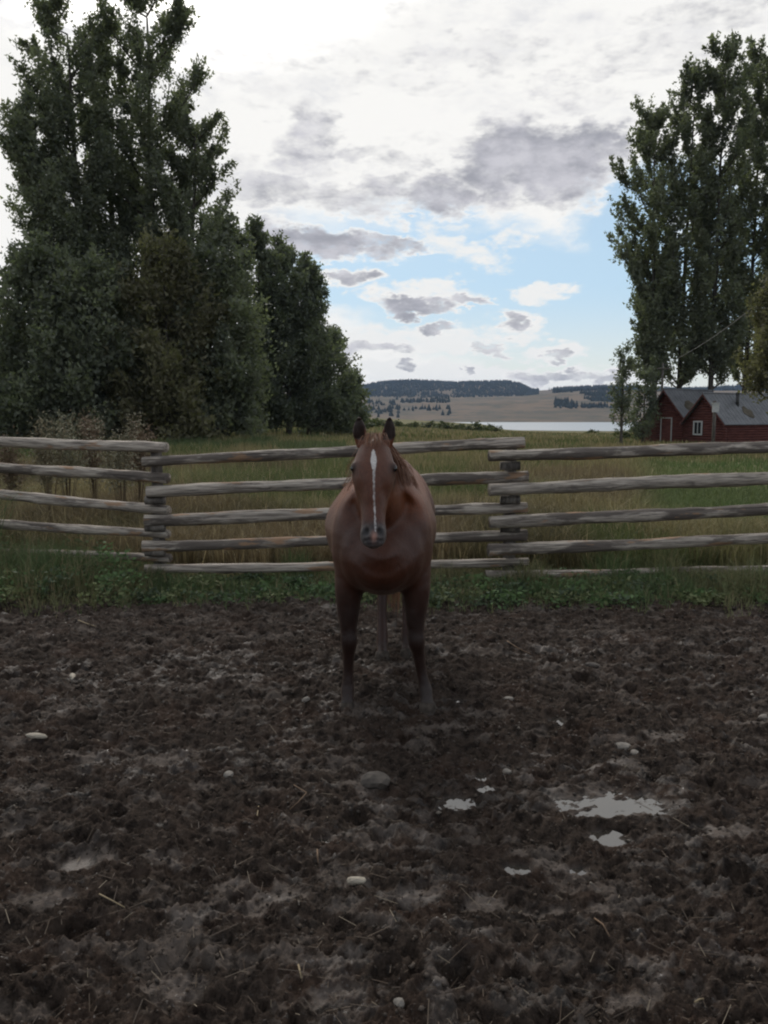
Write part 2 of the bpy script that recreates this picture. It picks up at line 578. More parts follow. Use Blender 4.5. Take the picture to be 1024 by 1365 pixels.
def build_terrain():
    ys = np.concatenate([-np.geomspace(3000, 2, 26), [0.0, 4.0], np.linspace(6.9, 20, 28), np.linspace(21, 60, 40),
                         np.geomspace(62, 900, 90), np.linspace(960, 2000, 10), np.linspace(2040, 6500, 110)])
    us = np.concatenate([-np.geomspace(1.9, .62, 16), np.linspace(-.6, .6, 241), np.geomspace(.62, 1.9, 16)])
    Y, U = np.meshgrid(ys, us, indexing='ij')
    X = U * (np.abs(Y) * 0.98 + 22)
    X = np.clip(X, -6400, 6400)
    Z = terrain_z(X, Y)
    # sunk under the detailed yard in front of the fence
    Z = Z - 0.35 * (1 - sstep(7.4, 8.0, Y)) * sstep(-30, -25, Y)
    v = np.stack([X, Y, Z], -1).reshape(-1, 3)
    nr, nc = X.shape
    i = np.arange((nr - 1) * (nc - 1)); r_, c_ = i // (nc - 1), i % (nc - 1)
    a = r_ * nc + c_
    f = np.stack([a, a + 1, a + nc + 1, a + nc], -1)
    o = link('field_terrain', mesh_np('field_terrain', v, f, M_FIELD, True))
    tag(o, kind='structure')


build_terrain()

# lake
m, n, o_ = mat('lake_water')
P = n.node('ShaderNodeNewGeometry').outputs['Position']
nz = n.noise(n.mapping(P, scale=(.2, 1, 1)), .35, 4, .6).outputs['Fac']
principled(n, o_, (.10, .12, .14), .36, 1.0, IOR=2.1)
M_LAKE = m
lake = MB()
ln = 24
lv = [(-1500 + 6000 * i / ln, 690, LAKE_Z) for i in range(ln + 1)] + [(-1500 + 6000 * i / ln, 2300, LAKE_Z) for i in range(ln + 1)]
lake.add(lv, [(i, i + 1, i + ln + 2, i + ln + 1) for i in range(ln)])
tag(lake.build('lake_water', M_LAKE), kind='structure')

# ------------------------------------------------------------------ muddy yard, fine height field
# puddles: pixel centre, radius in metres (x, y), depth of the hollow
PUDDLES = [(818, 1076, .20, .115), (608, 1072, .060, .062), (641, 1036, .026, .042), (646, 1053, .032, .034),
           (808, 1118, .060, .055), (690, 1160, .050, .034), (770, 1163, .042, .028), (104, 1157, .07, .055),
           (743, 963, .05, .06), (431, 1122, .030, .025), (612, 936, .07, .05), (930, 1103, .03, .02), (28, 1112, .04, .035)]
PUD_W = [(ground_at(p[0], p[1], -0.02), p[2], p[3]) for p in PUDDLES]
PW_Z = -0.020
SKY_SHEEN = [(215, 1020, .22, .09), (95, 1008, .14, .08), (25, 1112, .08, .07), (365, 1215, .09, .10), (110, 1150, .14, .07),  # spots where wet mud mirrors the sky, painted paler
       (60, 1205, .14, .05), (230, 1325, .1, .08), (500, 1045, .12, .07), (690, 1135, .08, .05), (560, 1200, .1, .05),
       (790, 1215, .08, .04), (880, 980, .2, .06), (350, 945, .1, .04), (650, 1210, .08, .05), (840, 1335, .11, .07),
       (975, 1110, .12, .06), (300, 1185, .1, .05), (830, 1020, .2, .04), (740, 1150, .1, .06), (45, 1052, .1, .05),
       (440, 1335, .1, .04), (720, 1225, .12, .04), (990, 960, .15, .05), (150, 940, .2, .04), (270, 955, .12, .03), (610, 970, .12, .05)]


def mud_height(X, Y):
    h = (fbm(X * .9, Y * .9, 3, 1) - .5) * .12
    # lumpy kneaded soil
    d1, id1 = worley(X * 5.2 + .25 * np.sin(Y * 9), Y * 6.0, 3)
    h += (.32 - np.clip(d1, 0, .75)) * .048 * (.35 + id1)
    d2, id2 = worley(X * 13 + 3 * fbm(X * 4, Y * 4, 2, 9), Y * 14, 31)
    h += (.4 - np.clip(d2, 0, .8)) * .024 * (.3 + id2)
    h += (fbm(X * 24, Y * 24, 5, 13, .74) - .5) * .074
    h += np.abs(fbm(X * 9, Y * 9, 4, 19, .6) - .5) * -.075 + .012
    return h


def build_mud():
    rows = [8.9]
    y = 8.9
    while y > 1.45:
        y -= 0.0022 + 0.0016 * y
        rows.append(y)
    rows = rows[::-1]
    rows = list(1.45 - np.geomspace(0.02, 26, 40)[::-1]) + rows
    ys = np.array(rows)
    s = np.linspace(-1, 1, 621)
    ext = 1 + np.geomspace(0.01, 12, 22)
    s = np.concatenate([-ext[::-1], s, ext])
    Y, S = np.meshgrid(ys, s, indexing='ij')
    X = S * (0.40 * np.maximum(Y, 1.4) + 1.05)
    H = mud_height(X, Y)
    # hoof prints pushed into the soil, each with a raised rim
    r2 = np.random.default_rng(3)
    NZ = fbm(X * 16, Y * 16, 3, 41)
    for k in range(150):
        cy = 1.6 + 6.0 * r2.random() ** 0.9; cx = (r2.random() - .5) * (1.1 * cy + 2.2)
        a = r2.random() * PI; rr = .045 + .025 * r2.random(); dep = .015 + .03 * r2.random()
        i0, i1 = np.searchsorted(ys, cy - .2), np.searchsorted(ys, cy + .2)
        x_, y_ = X[i0:i1] - cx, Y[i0:i1] - cy
        u = (x_ * math.cos(a) + y_ * math.sin(a)) / rr; v = (-x_ * math.sin(a) + y_ * math.cos(a)) / (rr * 1.15)
        q = np.hypot(u, v) + (NZ[i0:i1] - .5) * 1.1
        H[i0:i1] += -dep * (1 - sstep(.6, 1.05, q)) + .35 * dep * np.exp(-((q - 1.2) / .22) ** 2)
    wet = sstep(.50, .64, fbm(X * 1.6, Y * 2.6, 4, 51)) * sstep(.56, .68, fbm(X * 12, Y * 20, 4, 53)) * .55
    dry = np.zeros_like(X)  # mask of the painted sky sheen
    for (c, rx, ry) in PUD_W:
        q = np.hypot((X - c.x) / rx, (Y - c.y) / ry)
        qn = q + (fbm(X * 9, Y * 13, 5, 61, .62) - .5) * 2.3 * min(1, rx / .09)
        tgt = PW_Z - .022 + .018 * np.clip(qn, 0, 2.4) ** 1.6 + (H - PW_Z) * .14
        wgt = 1 - sstep(1.0, 2.0, q)
        H = H * (1 - wgt) + np.minimum(tgt, H + .1) * wgt
        wet = np.maximum(wet, (1 - sstep(.8, 1.5, qn)) * .7)
    # flattened smooth wet mud, its sky sheen painted in as paler colour
    for (px, py, rx, ry) in SKY_SHEEN:
        c = ground_at(px, py)
        q = np.hypot((X - c.x) / rx, (Y - c.y) / ry) + (fbm(X * 11, Y * 11, 4, 71) - .5) * 2.2
        k = 1 - sstep(.55, 1.0, q)
        H = H * (1 - .45 * k)
        dry = np.maximum(dry, k * .62); wet = np.maximum(wet, k * .12)
    dry = np.maximum(dry, sstep(.62, .70, fbm(X * 6, Y * 11, 4, 81)) * .5)  # small elongated flecks of wet sheen, also painted paler
    # everything settles into the verge under the fence
    H = H * (1 - .75 * sstep(7.3, 7.9, Y)) - .05 * sstep(8.3, 8.85, Y)
    H = H - .10 * sstep(6.5, 30, np.abs(X))* 0
    v = np.stack([X, Y, H], -1).reshape(-1, 3)
    nr, nc = X.shape
    i = np.arange((nr - 1) * (nc - 1)); r_, c_ = i // (nc - 1), i % (nc - 1)
    a = r_ * nc + c_
    f = np.stack([a, a + 1, a + nc + 1, a + nc], -1)
    me = mesh_np('mud_ground', v, f, M_MUD, True)
    vcol(me, 'mud', np.stack([wet, dry, dry * 0], -1).reshape(-1, 3))
    tag(link('mud_ground', me), kind='structure')
    return ys, s, H


mud_ys, mud_s, MUD_H = build_mud()


def mud_z(x, y):
    i = np.clip(np.searchsorted(mud_ys, y), 1, len(mud_ys) - 1)
    ss = x / (0.40 * np.maximum(y, 1.4) + 1.05)
    j = np.clip(np.searchsorted(mud_s, ss), 1, len(mud_s) - 1)
    return MUD_H[i, j]


m, n, o_ = mat('puddle_water')
principled(n, o_, (.03, .026, .022), .05, .5, IOR=1.95)
M_PUD = m
for (c, rx, ry) in PUD_W:
    b = MB()
    pts = [(c.x + rx * 1.45 * math.cos(t), c.y + ry * 1.45 * math.sin(t), PW_Z) for t in np.linspace(0, 2 * PI, 33)[:-1]]
    b.add(pts, [tuple(range(32))])
    tag(b.build('puddle', M_PUD), kind='structure')

# ------------------------------------------------------------------ rail fence
def make_rail(name, p0, p1, r0, r1, parent, seed, sag=0.0):
    r = random.Random(seed)
    p0, p1 = Vector(p0), Vector(p1)
    L = (p1 - p0).length
    nseg = max(6, int(L / .09)); sides = 12
    ph = [r.uniform(0, 6) for _ in range(6)]
    knots = [(r.uniform(.05, .95) * L, r.uniform(0, 2 * PI), r.uniform(.10, .24)) for _ in range(int(L * 1.6))]
    vs = []
    for i in range(nseg + 1):
        t = i / nseg; s = t * L
        oy = .012 * math.sin(s * .8 + ph[0]) + .004 * math.sin(s * 2.7 + ph[1])
        oz = .012 * math.sin(s * .7 + ph[2]) + .0035 * math.sin(s * 2.9 + ph[3]) - sag * math.sin(PI * t)
        rad = (r0 + (r1 - r0) * t) * (1 + .05 * math.sin(s * 5 + ph[4]) + .03 * math.sin(s * 13 + ph[5]))
        for k in range(sides):
            a = 2 * PI * k / sides
            rr = rad * (1 + .05 * math.sin(2 * a + s * 1.3 + ph[1]) + r.uniform(-.025, .025))
            for (ks, ka, kh) in knots:
                da = (a - ka + PI) % (2 * PI) - PI
                rr += rad * kh * math.exp(-((s - ks) / .05) ** 2 - (da / .55) ** 2)
            vs.append((s, oy + rr * math.cos(a), oz + rr * math.sin(a)))
    fs = []
    for i in range(nseg):
        for k in range(sides):
            a, b = i * sides + k, i * sides + (k + 1) % sides
            fs.append((a, a + sides, b + sides, b))
    fs.append(tuple(range(sides))); fs.append(tuple(nseg * sides + k for k in range(sides))[::-1])
    mb = MB(); mb.add(vs, fs)
    me = mb.mesh(name, M_RAIL, True)
    o = link(name, me, parent)
    d = (p1 - p0).normalized()
    q = d.to_track_quat('X', 'Z')
    o.rotation_euler = q.to_euler(); o.location = p0
    return o


fence = empty('rail_fence', (at(205, 760, 8.25).x, 8.3, 0))
tag(fence, 'weathered grey log rail fence running across behind the chestnut horse', 'fence')
fl = fence.location.copy()
YL0, YL1, YM0, YM1, YR0, YR1 = 9.2, 8.25, 8.22, 8.45, 8.28, 8.75


def ext(p, q, k):      # carry a rail on beyond q
    return q + (q - p) * k


rails = []
# left bay (x at frame edge y, x=222 y), continues out of frame to the left
for (ya, xb, yb, r0, r1) in [(588.5, 222, 598, .058, .055), (624, 224, 639, .064, .050), (661, 225, 680, .062, .052), (698, 224, 713, .056, .046), (734, 226, 745, .040, .044)]:
    a = at(0, ya, YL0); b = at(xb, yb, YL1)
    rails.append((ext(b, a, .55), b, r0, r1))
# middle bay
for (xa, ya, xb, yb, r0, r1) in [(190, 614, 699, 591, .050, .060), (196, 656, 704, 636, .060, .062), (193, 694, 702, 678, .064, .058), (190, 728, 702, 715, .054, .058), (193, 759, 704, 748, .048, .046)]:
    rails.append((at(xa, ya, YM0), at(xb, yb, YM1), r0, r1))
# right bay, continues out of frame to the right
for (xa, ya, yb, r0, r1) in [(652, 606.5, 597, .058, .066), (652, 652, 639, .066, .074), (653, 695, 678, .062, .070), (651, 732, 718, .064, .060), (648, 766, 759, .050, .048)]:
    a = at(xa, ya, YR0); b = at(1024, yb, YR1)
    rails.append((a, ext(a, b, .55), r0, r1))
for i, (a, b, r0, r1) in enumerate(rails):
    make_rail('rail', a - fl, b - fl, r0, r1, fence, 100 + i)


def make_post(px, ptop, Y, seed, r=.062, dz=0.0):
    t = at(px, ptop, Y)
    b = MB(); rr = random.Random(seed)
    pts = [Vector((t.x + rr.uniform(-.008, .008), Y + rr.uniform(-.008, .008), z)) for z in np.linspace(-.25, t.z, 9)]
    b.tube([p - fl for p in pts], [r * (1.08 - .02 * i + rr.uniform(-.03, .03)) for i in range(9)], 10)
    b.build('post', M_POST, fence, True)


make_post(208, 590, YM0 + .155, 1); make_post(681, 584, YM1 + .06, 2, .068)
pl = rails[0][0]; pr = rails[-1][1]
for q, k in ((pl, 3), (pr, 4)):
    b = MB(); b.tube([Vector((q.x, q.y + .15, -.3)) - fl, Vector((q.x, q.y + .15, 1.45)) - fl], [.07, .06], 10)
    b.build('post', M_POST, fence, True)
# short spacer blocks between the stacked rail ends
for (px, Y, ys_) in ((207, YM0 + .02, (667, 703, 736)), (680, YR0 + .10, (621, 666, 704))):
    for yy in ys_:
        c = at(px, yy, Y); b = MB()
        b.tube([c + Vector((-.10, .0, 0)) - fl, c + Vector((.10, .0, 0)) - fl], [.045, .047], 9)
        b.build('spacer_block', M_POST, fence, True)

# ------------------------------------------------------------------ horse
HX, HY = 0.0, 4.63


def loft(mb, secs, sides=20):
    """secs: (center, half width x, half depth, frame dir) ellipse rings; ring plane perpendicular to the path"""
    P_ = [Vector(s_[0]) for s_ in secs]
    vs, fs = [], []
    for i, s_ in enumerate(secs):
        t = (P_[min(i + 1, len(P_) - 1)] - P_[max(i - 1, 0)]).normalized()
        u = Vector((1, 0, 0)); u = (u - t * u.dot(t)).normalized()
        v = t.cross(u)
        for k in range(sides):
            a = 2 * PI * k / sides
            vs.append(P_[i] + u * math.cos(a) * s_[1] + v * math.sin(a) * s_[2])
    for i in range(len(secs) - 1):
        for k in range(sides):
            a, b = i * sides + k, i * sides + (k + 1) % sides
            fs.append((a, b, b + sides, a + sides))
    fs.append(tuple(range(sides))[::-1]); fs.append(tuple((len(secs) - 1) * sides + k for k in range(sides)))
    mb.add(vs, fs)


def smooth_secs(secs, n=4):
    """catmull-rom through the sections"""
    A = np.array([[*s_[0], s_[1], s_[2]] for s_ in secs], float)
    A = np.vstack([2 * A[0] - A[1], A, 2 * A[-1] - A[-2]])
    outp = []
    for i in range(1, len(A) - 2):
        for k in range(n):
            t = k / n
            q = .5 * (2 * A[i] + (A[i + 1] - A[i - 1]) * t + (2 * A[i - 1] - 5 * A[i] + 4 * A[i + 1] - A[i + 2]) * t * t + (3 * A[i] - A[i - 1] - 3 * A[i + 1] + A[i + 2]) * t ** 3)
            outp.append(q)
    outp.append(A[-2])
    return [((q[0], q[1], q[2]), max(q[3], .004), max(q[4], .004)) for q in outp]


def ellipsoid(mb, c, r, M=None, nu=14, nv=9):
    vs, fs = [], []
    for j in range(nv + 1):
        th = PI * (j + .001) / (nv + .002)
        for i in range(nu):
            a = 2 * PI * i / nu
            p = Vector((r[0] * math.sin(th) * math.cos(a), r[1] * math.sin(th) * math.sin(a), r[2] * math.cos(th)))
            if M is not None: p = M @ p
            vs.append(p + Vector(c))
    for j in range(nv):
        for i in range(nu):
            a, b = j * nu + i, j * nu + (i + 1) % nu
            fs.append((a, a + nu, b + nu, b))
    fs.append(tuple(range(nu))); fs.append(tuple(nv * nu + k for k in range(nu))[::-1])
    mb.add(vs, fs)


HEAD_X = -0.052
POLL = Vector((HEAD_X, -.27, 1.535)); MUZ = Vector((HEAD_X - .004, -.49, 1.080))


def horse():
    root = empty('horse', (HX, HY, 0))
    tag(root, 'chestnut horse with a white star and strip standing in the mud facing the camera', 'horse')
    b = MB()
    # trunk
    loft(b, smooth_secs([((-.01, -.155, 1.06), .07, .12), ((-.01, -.135, 1.04), .17, .22), ((-.01, -.07, 1.01), .245, .31), ((-.01, .06, 1.02), .285, .36),
                         ((-.015, .25, 1.035), .315, .385), ((-.02, .5, 1.02), .352, .385), ((-.02, .78, 1.02), .365, .38), ((.0, 1.02, 1.07), .345, .35),
                         ((.035, 1.22, 1.11), .315, .325), ((.055, 1.40, 1.13), .28, .29), ((.06, 1.52, 1.12), .20, .23), ((.06, 1.60, 1.11), .09, .12)]), 28)
    # withers ridge
    loft(b, smooth_secs([((-.015, .05, 1.30), .06, .08), ((-.015, .2, 1.375), .07, .08), ((-.015, .35, 1.37), .07, .07), ((-.015, .55, 1.34), .07, .06)]), 12)
    # neck
    loft(b, smooth_secs([((-.015, .25, 1.12), .20, .30), ((-.02, .08, 1.20), .165, .26), ((-.03, -.06, 1.32), .125, .205), ((-.042, -.16, 1.43), .098, .155), ((HEAD_X, -.23, 1.50), .08, .115)]), 20)
    # pectorals
    for s_ in (-1, 1):
        ellipsoid(b, (-.01 + s_ * .115, -.06, .93), (.130, .13, .20))
        ellipsoid(b, (-.01 + s_ * .175, .10, .98), (.125, .22, .30))      # shoulder
        ellipsoid(b, (.05 + s_ * .18, 1.28, 1.06), (.15, .24, .28))       # haunch
    # head
    ax = MUZ - POLL
    def H(t, dx=0, dd=0):      # point along the head, dd towards the front of the face
        nrm = Vector((0, -ax.z, ax.y)).normalized()
        if nrm.y > 0: nrm = -nrm
        return tuple(POLL + ax * t + Vector((dx, 0, 0)) + nrm * dd)
    loft(b, smooth_secs([(H(-.06), .045, .05), (H(.0), .077, .085), (H(.12), .101, .110), (H(.27), .116, .125), (H(.42), .103, .122), (H(.58), .079, .098),
                         (H(.74), .063, .072), (H(.88), .066, .066), (H(.97), .069, .062), (H(1.05), .055, .045), (H(1.09), .022, .02)]), 22)
    for s_ in (-1, 1):
        ellipsoid(b, H(.30, s_ * .050, -.060), (.052, .085, .105))        # cheek
        ellipsoid(b, H(.25, s_ * .096, .045), (.026, .034, .030))         # brow
        ellipsoid(b, H(.94, s_ * .040, .030), (.024, .026, .032))         # nostril wing
        # ear: leaf-shaped, cupped towards the front
        base = Vector((HEAD_X + s_ * .066, -.235, 1.565)); tip = Vector((HEAD_X + s_ * .083, -.262, 1.705))
        loft(b, smooth_secs([(base - Vector((0, 0, .03)), .027, .022), (base.lerp(tip, .15) + Vector((s_ * .004, 0, 0)), .036, .022), (base.lerp(tip, .4) + Vector((s_ * .006, 0, 0)), .040, .018),
                             (base.lerp(tip, .7) + Vector((s_ * .002, 0, 0)), .031, .014), (tip + Vector((-s_ * .002, 0, 0)), .007, .008)]), 14)
    ellipsoid(b, H(1.02, 0, -.048), (.040, .035, .030))                   # chin
    # front legs
    def fleg(p):
        loft(b, smooth_secs(p), 16)
    fleg([((-.165, .06, 1.00), .11, .15), ((-.182, .05, .84), .105, .13), ((-.200, .03, .72), .088, .11), ((-.206, .015, .60), .067, .082), ((-.205, .0, .48), .049, .058),
          ((-.202, -.008, .41), .050, .056), ((-.205, .0, .34), .037, .043), ((-.208, .005, .24), .031, .037), ((-.211, .0, .165), .034, .040), ((-.212, -.004, .125), .041, .046),
          ((-.213, -.03, .075), .037, .038), ((-.214, -.045, .04), .045, .048)])
    fleg([((.15, .06, 1.00), .11, .15), ((.168, .05, .84), .105, .13), ((.184, .03, .72), .088, .11), ((.186, .015, .60), .067, .082), ((.184, .0, .48), .050, .058),
          ((.188, -.008, .41), .051, .056), ((.200, .0, .34), .038, .043), ((.216, .005, .24), .032, .037), ((.232, .0, .165), .034, .040), ((.240, -.004, .125), .042, .046),
          ((.248, -.03, .075), .038, .038), ((.252, -.045, .04), .046, .048)])
    # hind legs
    for (cx, y0) in ((-.012, 1.00), (.165, 1.06)):
        hx = .05 + (cx - .05) * 1.35
        fleg([((hx, 1.25, 1.02), .12, .20), ((hx, 1.14, .84), .105, .17), ((cx * .9 + hx * .1, 1.18, .70), .075, .11), ((cx, y0 + .20, .58), .048, .065), ((cx, y0 + .21, .50), .046, .062),
              ((cx, y0 + .17, .42), .038, .048), ((cx, y0 + .12, .28), .033, .038), ((cx, y0 + .07, .15), .040, .045), ((cx, y0 + .03, .08), .037, .040), ((cx, y0, .04), .045, .05)])
    # dock
    loft(b, smooth_secs([((.06, 1.50, 1.28), .05, .05), ((.06, 1.62, 1.25), .035, .035), ((.06, 1.68, 1.12), .025, .025)]), 10)
    tmp = b.build('horse_tmp', None)
    rm = tmp.modifiers.new('r', 'REMESH'); rm.mode = 'VOXEL'; rm.voxel_size = .0085; rm.use_smooth_shade = True
    sm = tmp.modifiers.new('s', 'SMOOTH'); sm.factor = .5; sm.iterations = 9
    dg = bpy.context.evaluated_depsgraph_get()
    me = bpy.data.meshes.new_from_object(tmp.evaluated_get(dg))
    bpy.data.objects.remove(tmp)
    me.name = 'body'
    # melt the joins of trunk, shoulders and legs together, leaving head and lower legs crisp
    t2 = bpy.data.objects.new('t2', me); COL.objects.link(t2)
    cz = np.empty(len(me.vertices) * 3, np.float32); me.vertices.foreach_get('co', cz); cz = cz.reshape(-1, 3)
    vg = t2.vertex_groups.new(name='soft')
    sel = np.nonzero((cz[:, 2] > .60) & (cz[:, 2] < 1.30) & (cz[:, 1] > -.18) & (cz[:, 1] < 1.5))[0]
    wz = sstep(.58, .80, cz[:, 2]) * (1 - sstep(1.15, 1.32, cz[:, 2]))
    for lo in range(10):
        q = sel[(wz[sel] >= lo / 10) & (wz[sel] < (lo + 1) / 10 + (lo == 9))]
        if len(q): vg.add([int(i) for i in q], lo / 10 + .05, 'REPLACE')
    s2 = t2.modifiers.new('s', 'SMOOTH'); s2.factor = .6; s2.iterations = 60; s2.vertex_group = 'soft'
    dg = bpy.context.evaluated_depsgraph_get(); dg.update()
    me2 = bpy.data.meshes.new_from_object(t2.evaluated_get(dg))
    bpy.data.objects.remove(t2); me = me2; me.name = 'body'
    nv = len(me.vertices)
    co = np.empty(nv * 3, np.float32); me.vertices.foreach_get('co', co); co = co.reshape(-1, 3)
    no = np.empty(nv * 3, np.float32); me.vertices.foreach_get('normal', no); no = no.reshape(-1, 3)
    axn = np.array(ax / ax.length); L = ax.length
    nrm = np.array([0, axn[2], -axn[1]]); nrm = nrm if nrm[1] < 0 else -nrm
    rel = co - np.array(POLL)
    t = rel @ axn / L; dd = rel @ nrm; u = co[:, 0] - HEAD_X - (-.004) * t
    head = (co[:, 1] < -.15) & (t > -.3) & (t < 1.13) & (dd > -.17) & (np.abs(u) < .16) & (co[:, 2] > 1.0)
    # nostril hollows
    for s_ in (-1, 1):
        q = np.sqrt(((u - s_ * .036) / .016) ** 2 + ((t - .945) / .042) ** 2)
        k = np.where(head & (dd > .03), np.exp(-q ** 2 * 1.0), 0)
        co -= no * (k * .016)[:, None]
        # hollow of the ear, opening forward
        e0 = np.array([HEAD_X + s_ * .070, 1.575]); e1 = np.array([HEAD_X + s_ * .083, 1.69])
        w_ = np.clip((co[:, 2] - e0[1]) / (e1[1] - e0[1]), 0, 1)
        exx = co[:, 0] - (e0[0] + (e1[0] - e0[0]) * w_)
        k = (co[:, 2] > 1.585) * (co[:, 2] < 1.69) * (no[:, 1] < -.2) * np.exp(-(exx / .014) ** 2)
        co[:, 1] += k * .014
        # hollow above the eye and along the cheek
        k = np.where(head & (dd > .0), np.exp(-(((u - s_ * .062) / .028) ** 2) - (((t - .55) / .16) ** 2)), 0)
        co -= no * (k * .007)[:, None]
    # chest groove and folds in front of the forelegs
    fr = (co[:, 1] < .02) & (co[:, 2] > .66) & (co[:, 2] < 1.02)
    k = np.where(fr & (no[:, 1] < -.2), np.exp(-((co[:, 0] + .01) / .013) ** 2) * sstep(.66, .74, co[:, 2]) * (1 - sstep(.9, 1.02, co[:, 2])), 0)
    co -= no * (k * .006)[:, None]
    for s_ in (-1, 1):
        xx = s_ * (co[:, 0] + .01) - .125 - (.84 - co[:, 2]) * -.25
        continue
        k = np.where((co[:, 1] < .1) & (no[:, 1] < -.1), np.exp(-(xx / .014) ** 2) * sstep(.66, .72, co[:, 2]) * (1 - sstep(.84, .98, co[:, 2])), 0)
        co -= no * (k * .008)[:, None]
    # mouth line
    k = np.where(head & (dd > -.05), np.exp(-((t - 1.035) / .012) ** 2) * (np.abs(u) < .05), 0)
    co -= no * (k * .006)[:, None]
    # back narrower than the belly
    f_ = 1 - .22 * sstep(1.0, 1.38, co[:, 2]) * sstep(.0, .25, co[:, 1])
    co[:, 0] = .05 + (co[:, 0] - .05) * f_
    # light muscle and hair relief
    rl = (fbm(co[:, 0] * 9 + co[:, 1] * 5, co[:, 2] * 9, 3, 91) - .5) * .010 * (co[:, 2] > .5)
    co += no * rl[:, None]
    me.vertices.foreach_set('co', co.ravel())
    # vertex colour: chestnut, darker downwards, paler upper neck and back, darker face, star / strip / snip
    base = np.array([.050, .0155, .0075]); dark = np.array([.010, .0052, .0042])
    c = np.tile(base, (nv, 1))
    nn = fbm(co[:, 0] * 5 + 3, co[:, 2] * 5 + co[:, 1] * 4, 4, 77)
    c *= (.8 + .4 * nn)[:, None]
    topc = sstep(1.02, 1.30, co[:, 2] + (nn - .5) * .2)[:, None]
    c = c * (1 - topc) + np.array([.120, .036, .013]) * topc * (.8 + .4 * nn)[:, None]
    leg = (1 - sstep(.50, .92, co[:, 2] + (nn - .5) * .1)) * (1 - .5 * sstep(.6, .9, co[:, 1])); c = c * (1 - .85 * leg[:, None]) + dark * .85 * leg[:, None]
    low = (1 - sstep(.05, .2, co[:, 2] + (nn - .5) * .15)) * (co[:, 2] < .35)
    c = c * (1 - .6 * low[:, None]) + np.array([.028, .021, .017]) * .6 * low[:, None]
    hd = head * sstep(-.02, .03, dd) * .55
    c = c * (1 - hd[:, None]) + np.array([.050, .018, .0115]) * hd[:, None]
    mz = head * sstep(.80, .93, t + (nn - .5) * .05)
    c = c * (1 - mz[:, None]) + np.array([.036, .031, .032]) * mz[:, None]
    rim = head * sstep(.95, 1.02, t) * (dd < .03)
    c = c * (1 - .55 * rim[:, None]) + np.array([.12, .105, .10]) * .55 * rim[:, None]
    rimn = np.zeros(nv)
    for s_ in (-1, 1):
        q = np.sqrt(((u - s_ * .038) / .018) ** 2 + ((t - .945) / .045) ** 2)
        rimn = np.maximum(rimn, np.exp(-((q - 1.35) / .3) ** 2) * head * (dd > 0))
        k = (np.exp(-q ** 2) * head * (dd > .02))
        c = c * (1 - k[:, None]) + np.array([.008, .006, .006]) * k[:, None]
    c = c * (1 - .4 * rimn[:, None]) + np.array([.13, .11, .10]) * .4 * rimn[:, None]
    earin = (co[:, 2] > 1.585) * (no[:, 1] < -.25) * (np.abs(u) > .05)
    c = c * (1 - .85 * earin[:, None]) + np.array([.006, .005, .005]) * .85 * earin[:, None]
    front = head & (dd > .02)
    for s_ in (-1, 1):
        k = head * np.exp(-((u - s_ * .106) / .022) ** 2 - ((t - .27) / .07) ** 2) * .8
        c = c * (1 - k[:, None]) + np.array([.014, .009, .008]) * k[:, None]
    jit = (fbm(u * 160, t * 46, 3, 15) - .5) * .0035
    star_t = np.array([.09, .13, .19, .24, .29, .35, .45, .6, .8, .9, .96])
    star_w = np.array([.0, .008, .0125, .0165, .0115, .0055, .0042, .0036, .0034, .005, .003])
    star_c = np.array([-.002, -.002, -.001, .0, .001, .002, .002, .004, .009, .012, .014])
    wv = np.interp(t, star_t, star_w, 0, 0); cc = np.interp(t, star_t, star_c)
    sdist = np.where(front, wv - np.abs(u - cc) + jit * .5, -.05)
    sdist = np.where(wv < .001, -.02, sdist)
    sn = front * np.exp(-((u - .006) / .014) ** 2 - ((t - 1.0) / .045) ** 2) * .85
    c = c * (1 - sn[:, None]) + np.array([.42, .22, .17]) * sn[:, None]
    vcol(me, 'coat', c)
    at_ = me.attributes.new('blaze', 'FLOAT', 'POINT'); at_.data.foreach_set('value', sdist.astype(np.float32))
    me.polygons.foreach_set('use_smooth', np.ones(len(me.polygons), dtype=bool))
    m_, n_, o2 = mat('horse_coat')
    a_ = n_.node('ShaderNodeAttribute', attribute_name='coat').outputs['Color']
    to = n_.node('ShaderNodeTexCoord').outputs['Object']
    hz = n_.noise(n_.mapping(to, scale=(1, 1, .25)), 160, 4, .6).outputs['Fac']
    bl = n_.node('ShaderNodeAttribute', attribute_name='blaze').outputs['Fac']
    hb = n_.noise(n_.mapping(to, scale=(1, 1, .35)), 150, 4, .65).outputs['Fac']
    bl = n_.maprange(n_.math('ADD', bl, n_.math('MULTIPLY', n_.math('SUBTRACT', hb, .5), .014)), -.0035, .0035, 0, .88)
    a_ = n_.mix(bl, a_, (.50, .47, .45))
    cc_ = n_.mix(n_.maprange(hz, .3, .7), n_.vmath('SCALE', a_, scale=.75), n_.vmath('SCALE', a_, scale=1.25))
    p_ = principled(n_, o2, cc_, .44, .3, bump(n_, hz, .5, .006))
    p_.inputs['Sheen Weight'].default_value = .10
    p_.inputs['Sheen Roughness'].default_value = .4
    p_.inputs['Sheen Tint'].default_value = (.9, .6, .45, 1)
    me.materials.clear(); me.materials.append(m_)
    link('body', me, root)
    # eyes
    m_e, n_, o2 = mat('eye'); principled(n_, o2, (.008, .006, .005), .08, .6)
    for s_ in (-1, 1):
        e = MB(); ellipsoid(e, H(.268, s_ * .103, .050), (.020, .020, .018), None, 14, 9)
        e.build('eye', m_e, root, True)
    # hooves
    m_h = simple('hoof_horn', (.040, .032, .026), .8, .15, .5, 30, .3)
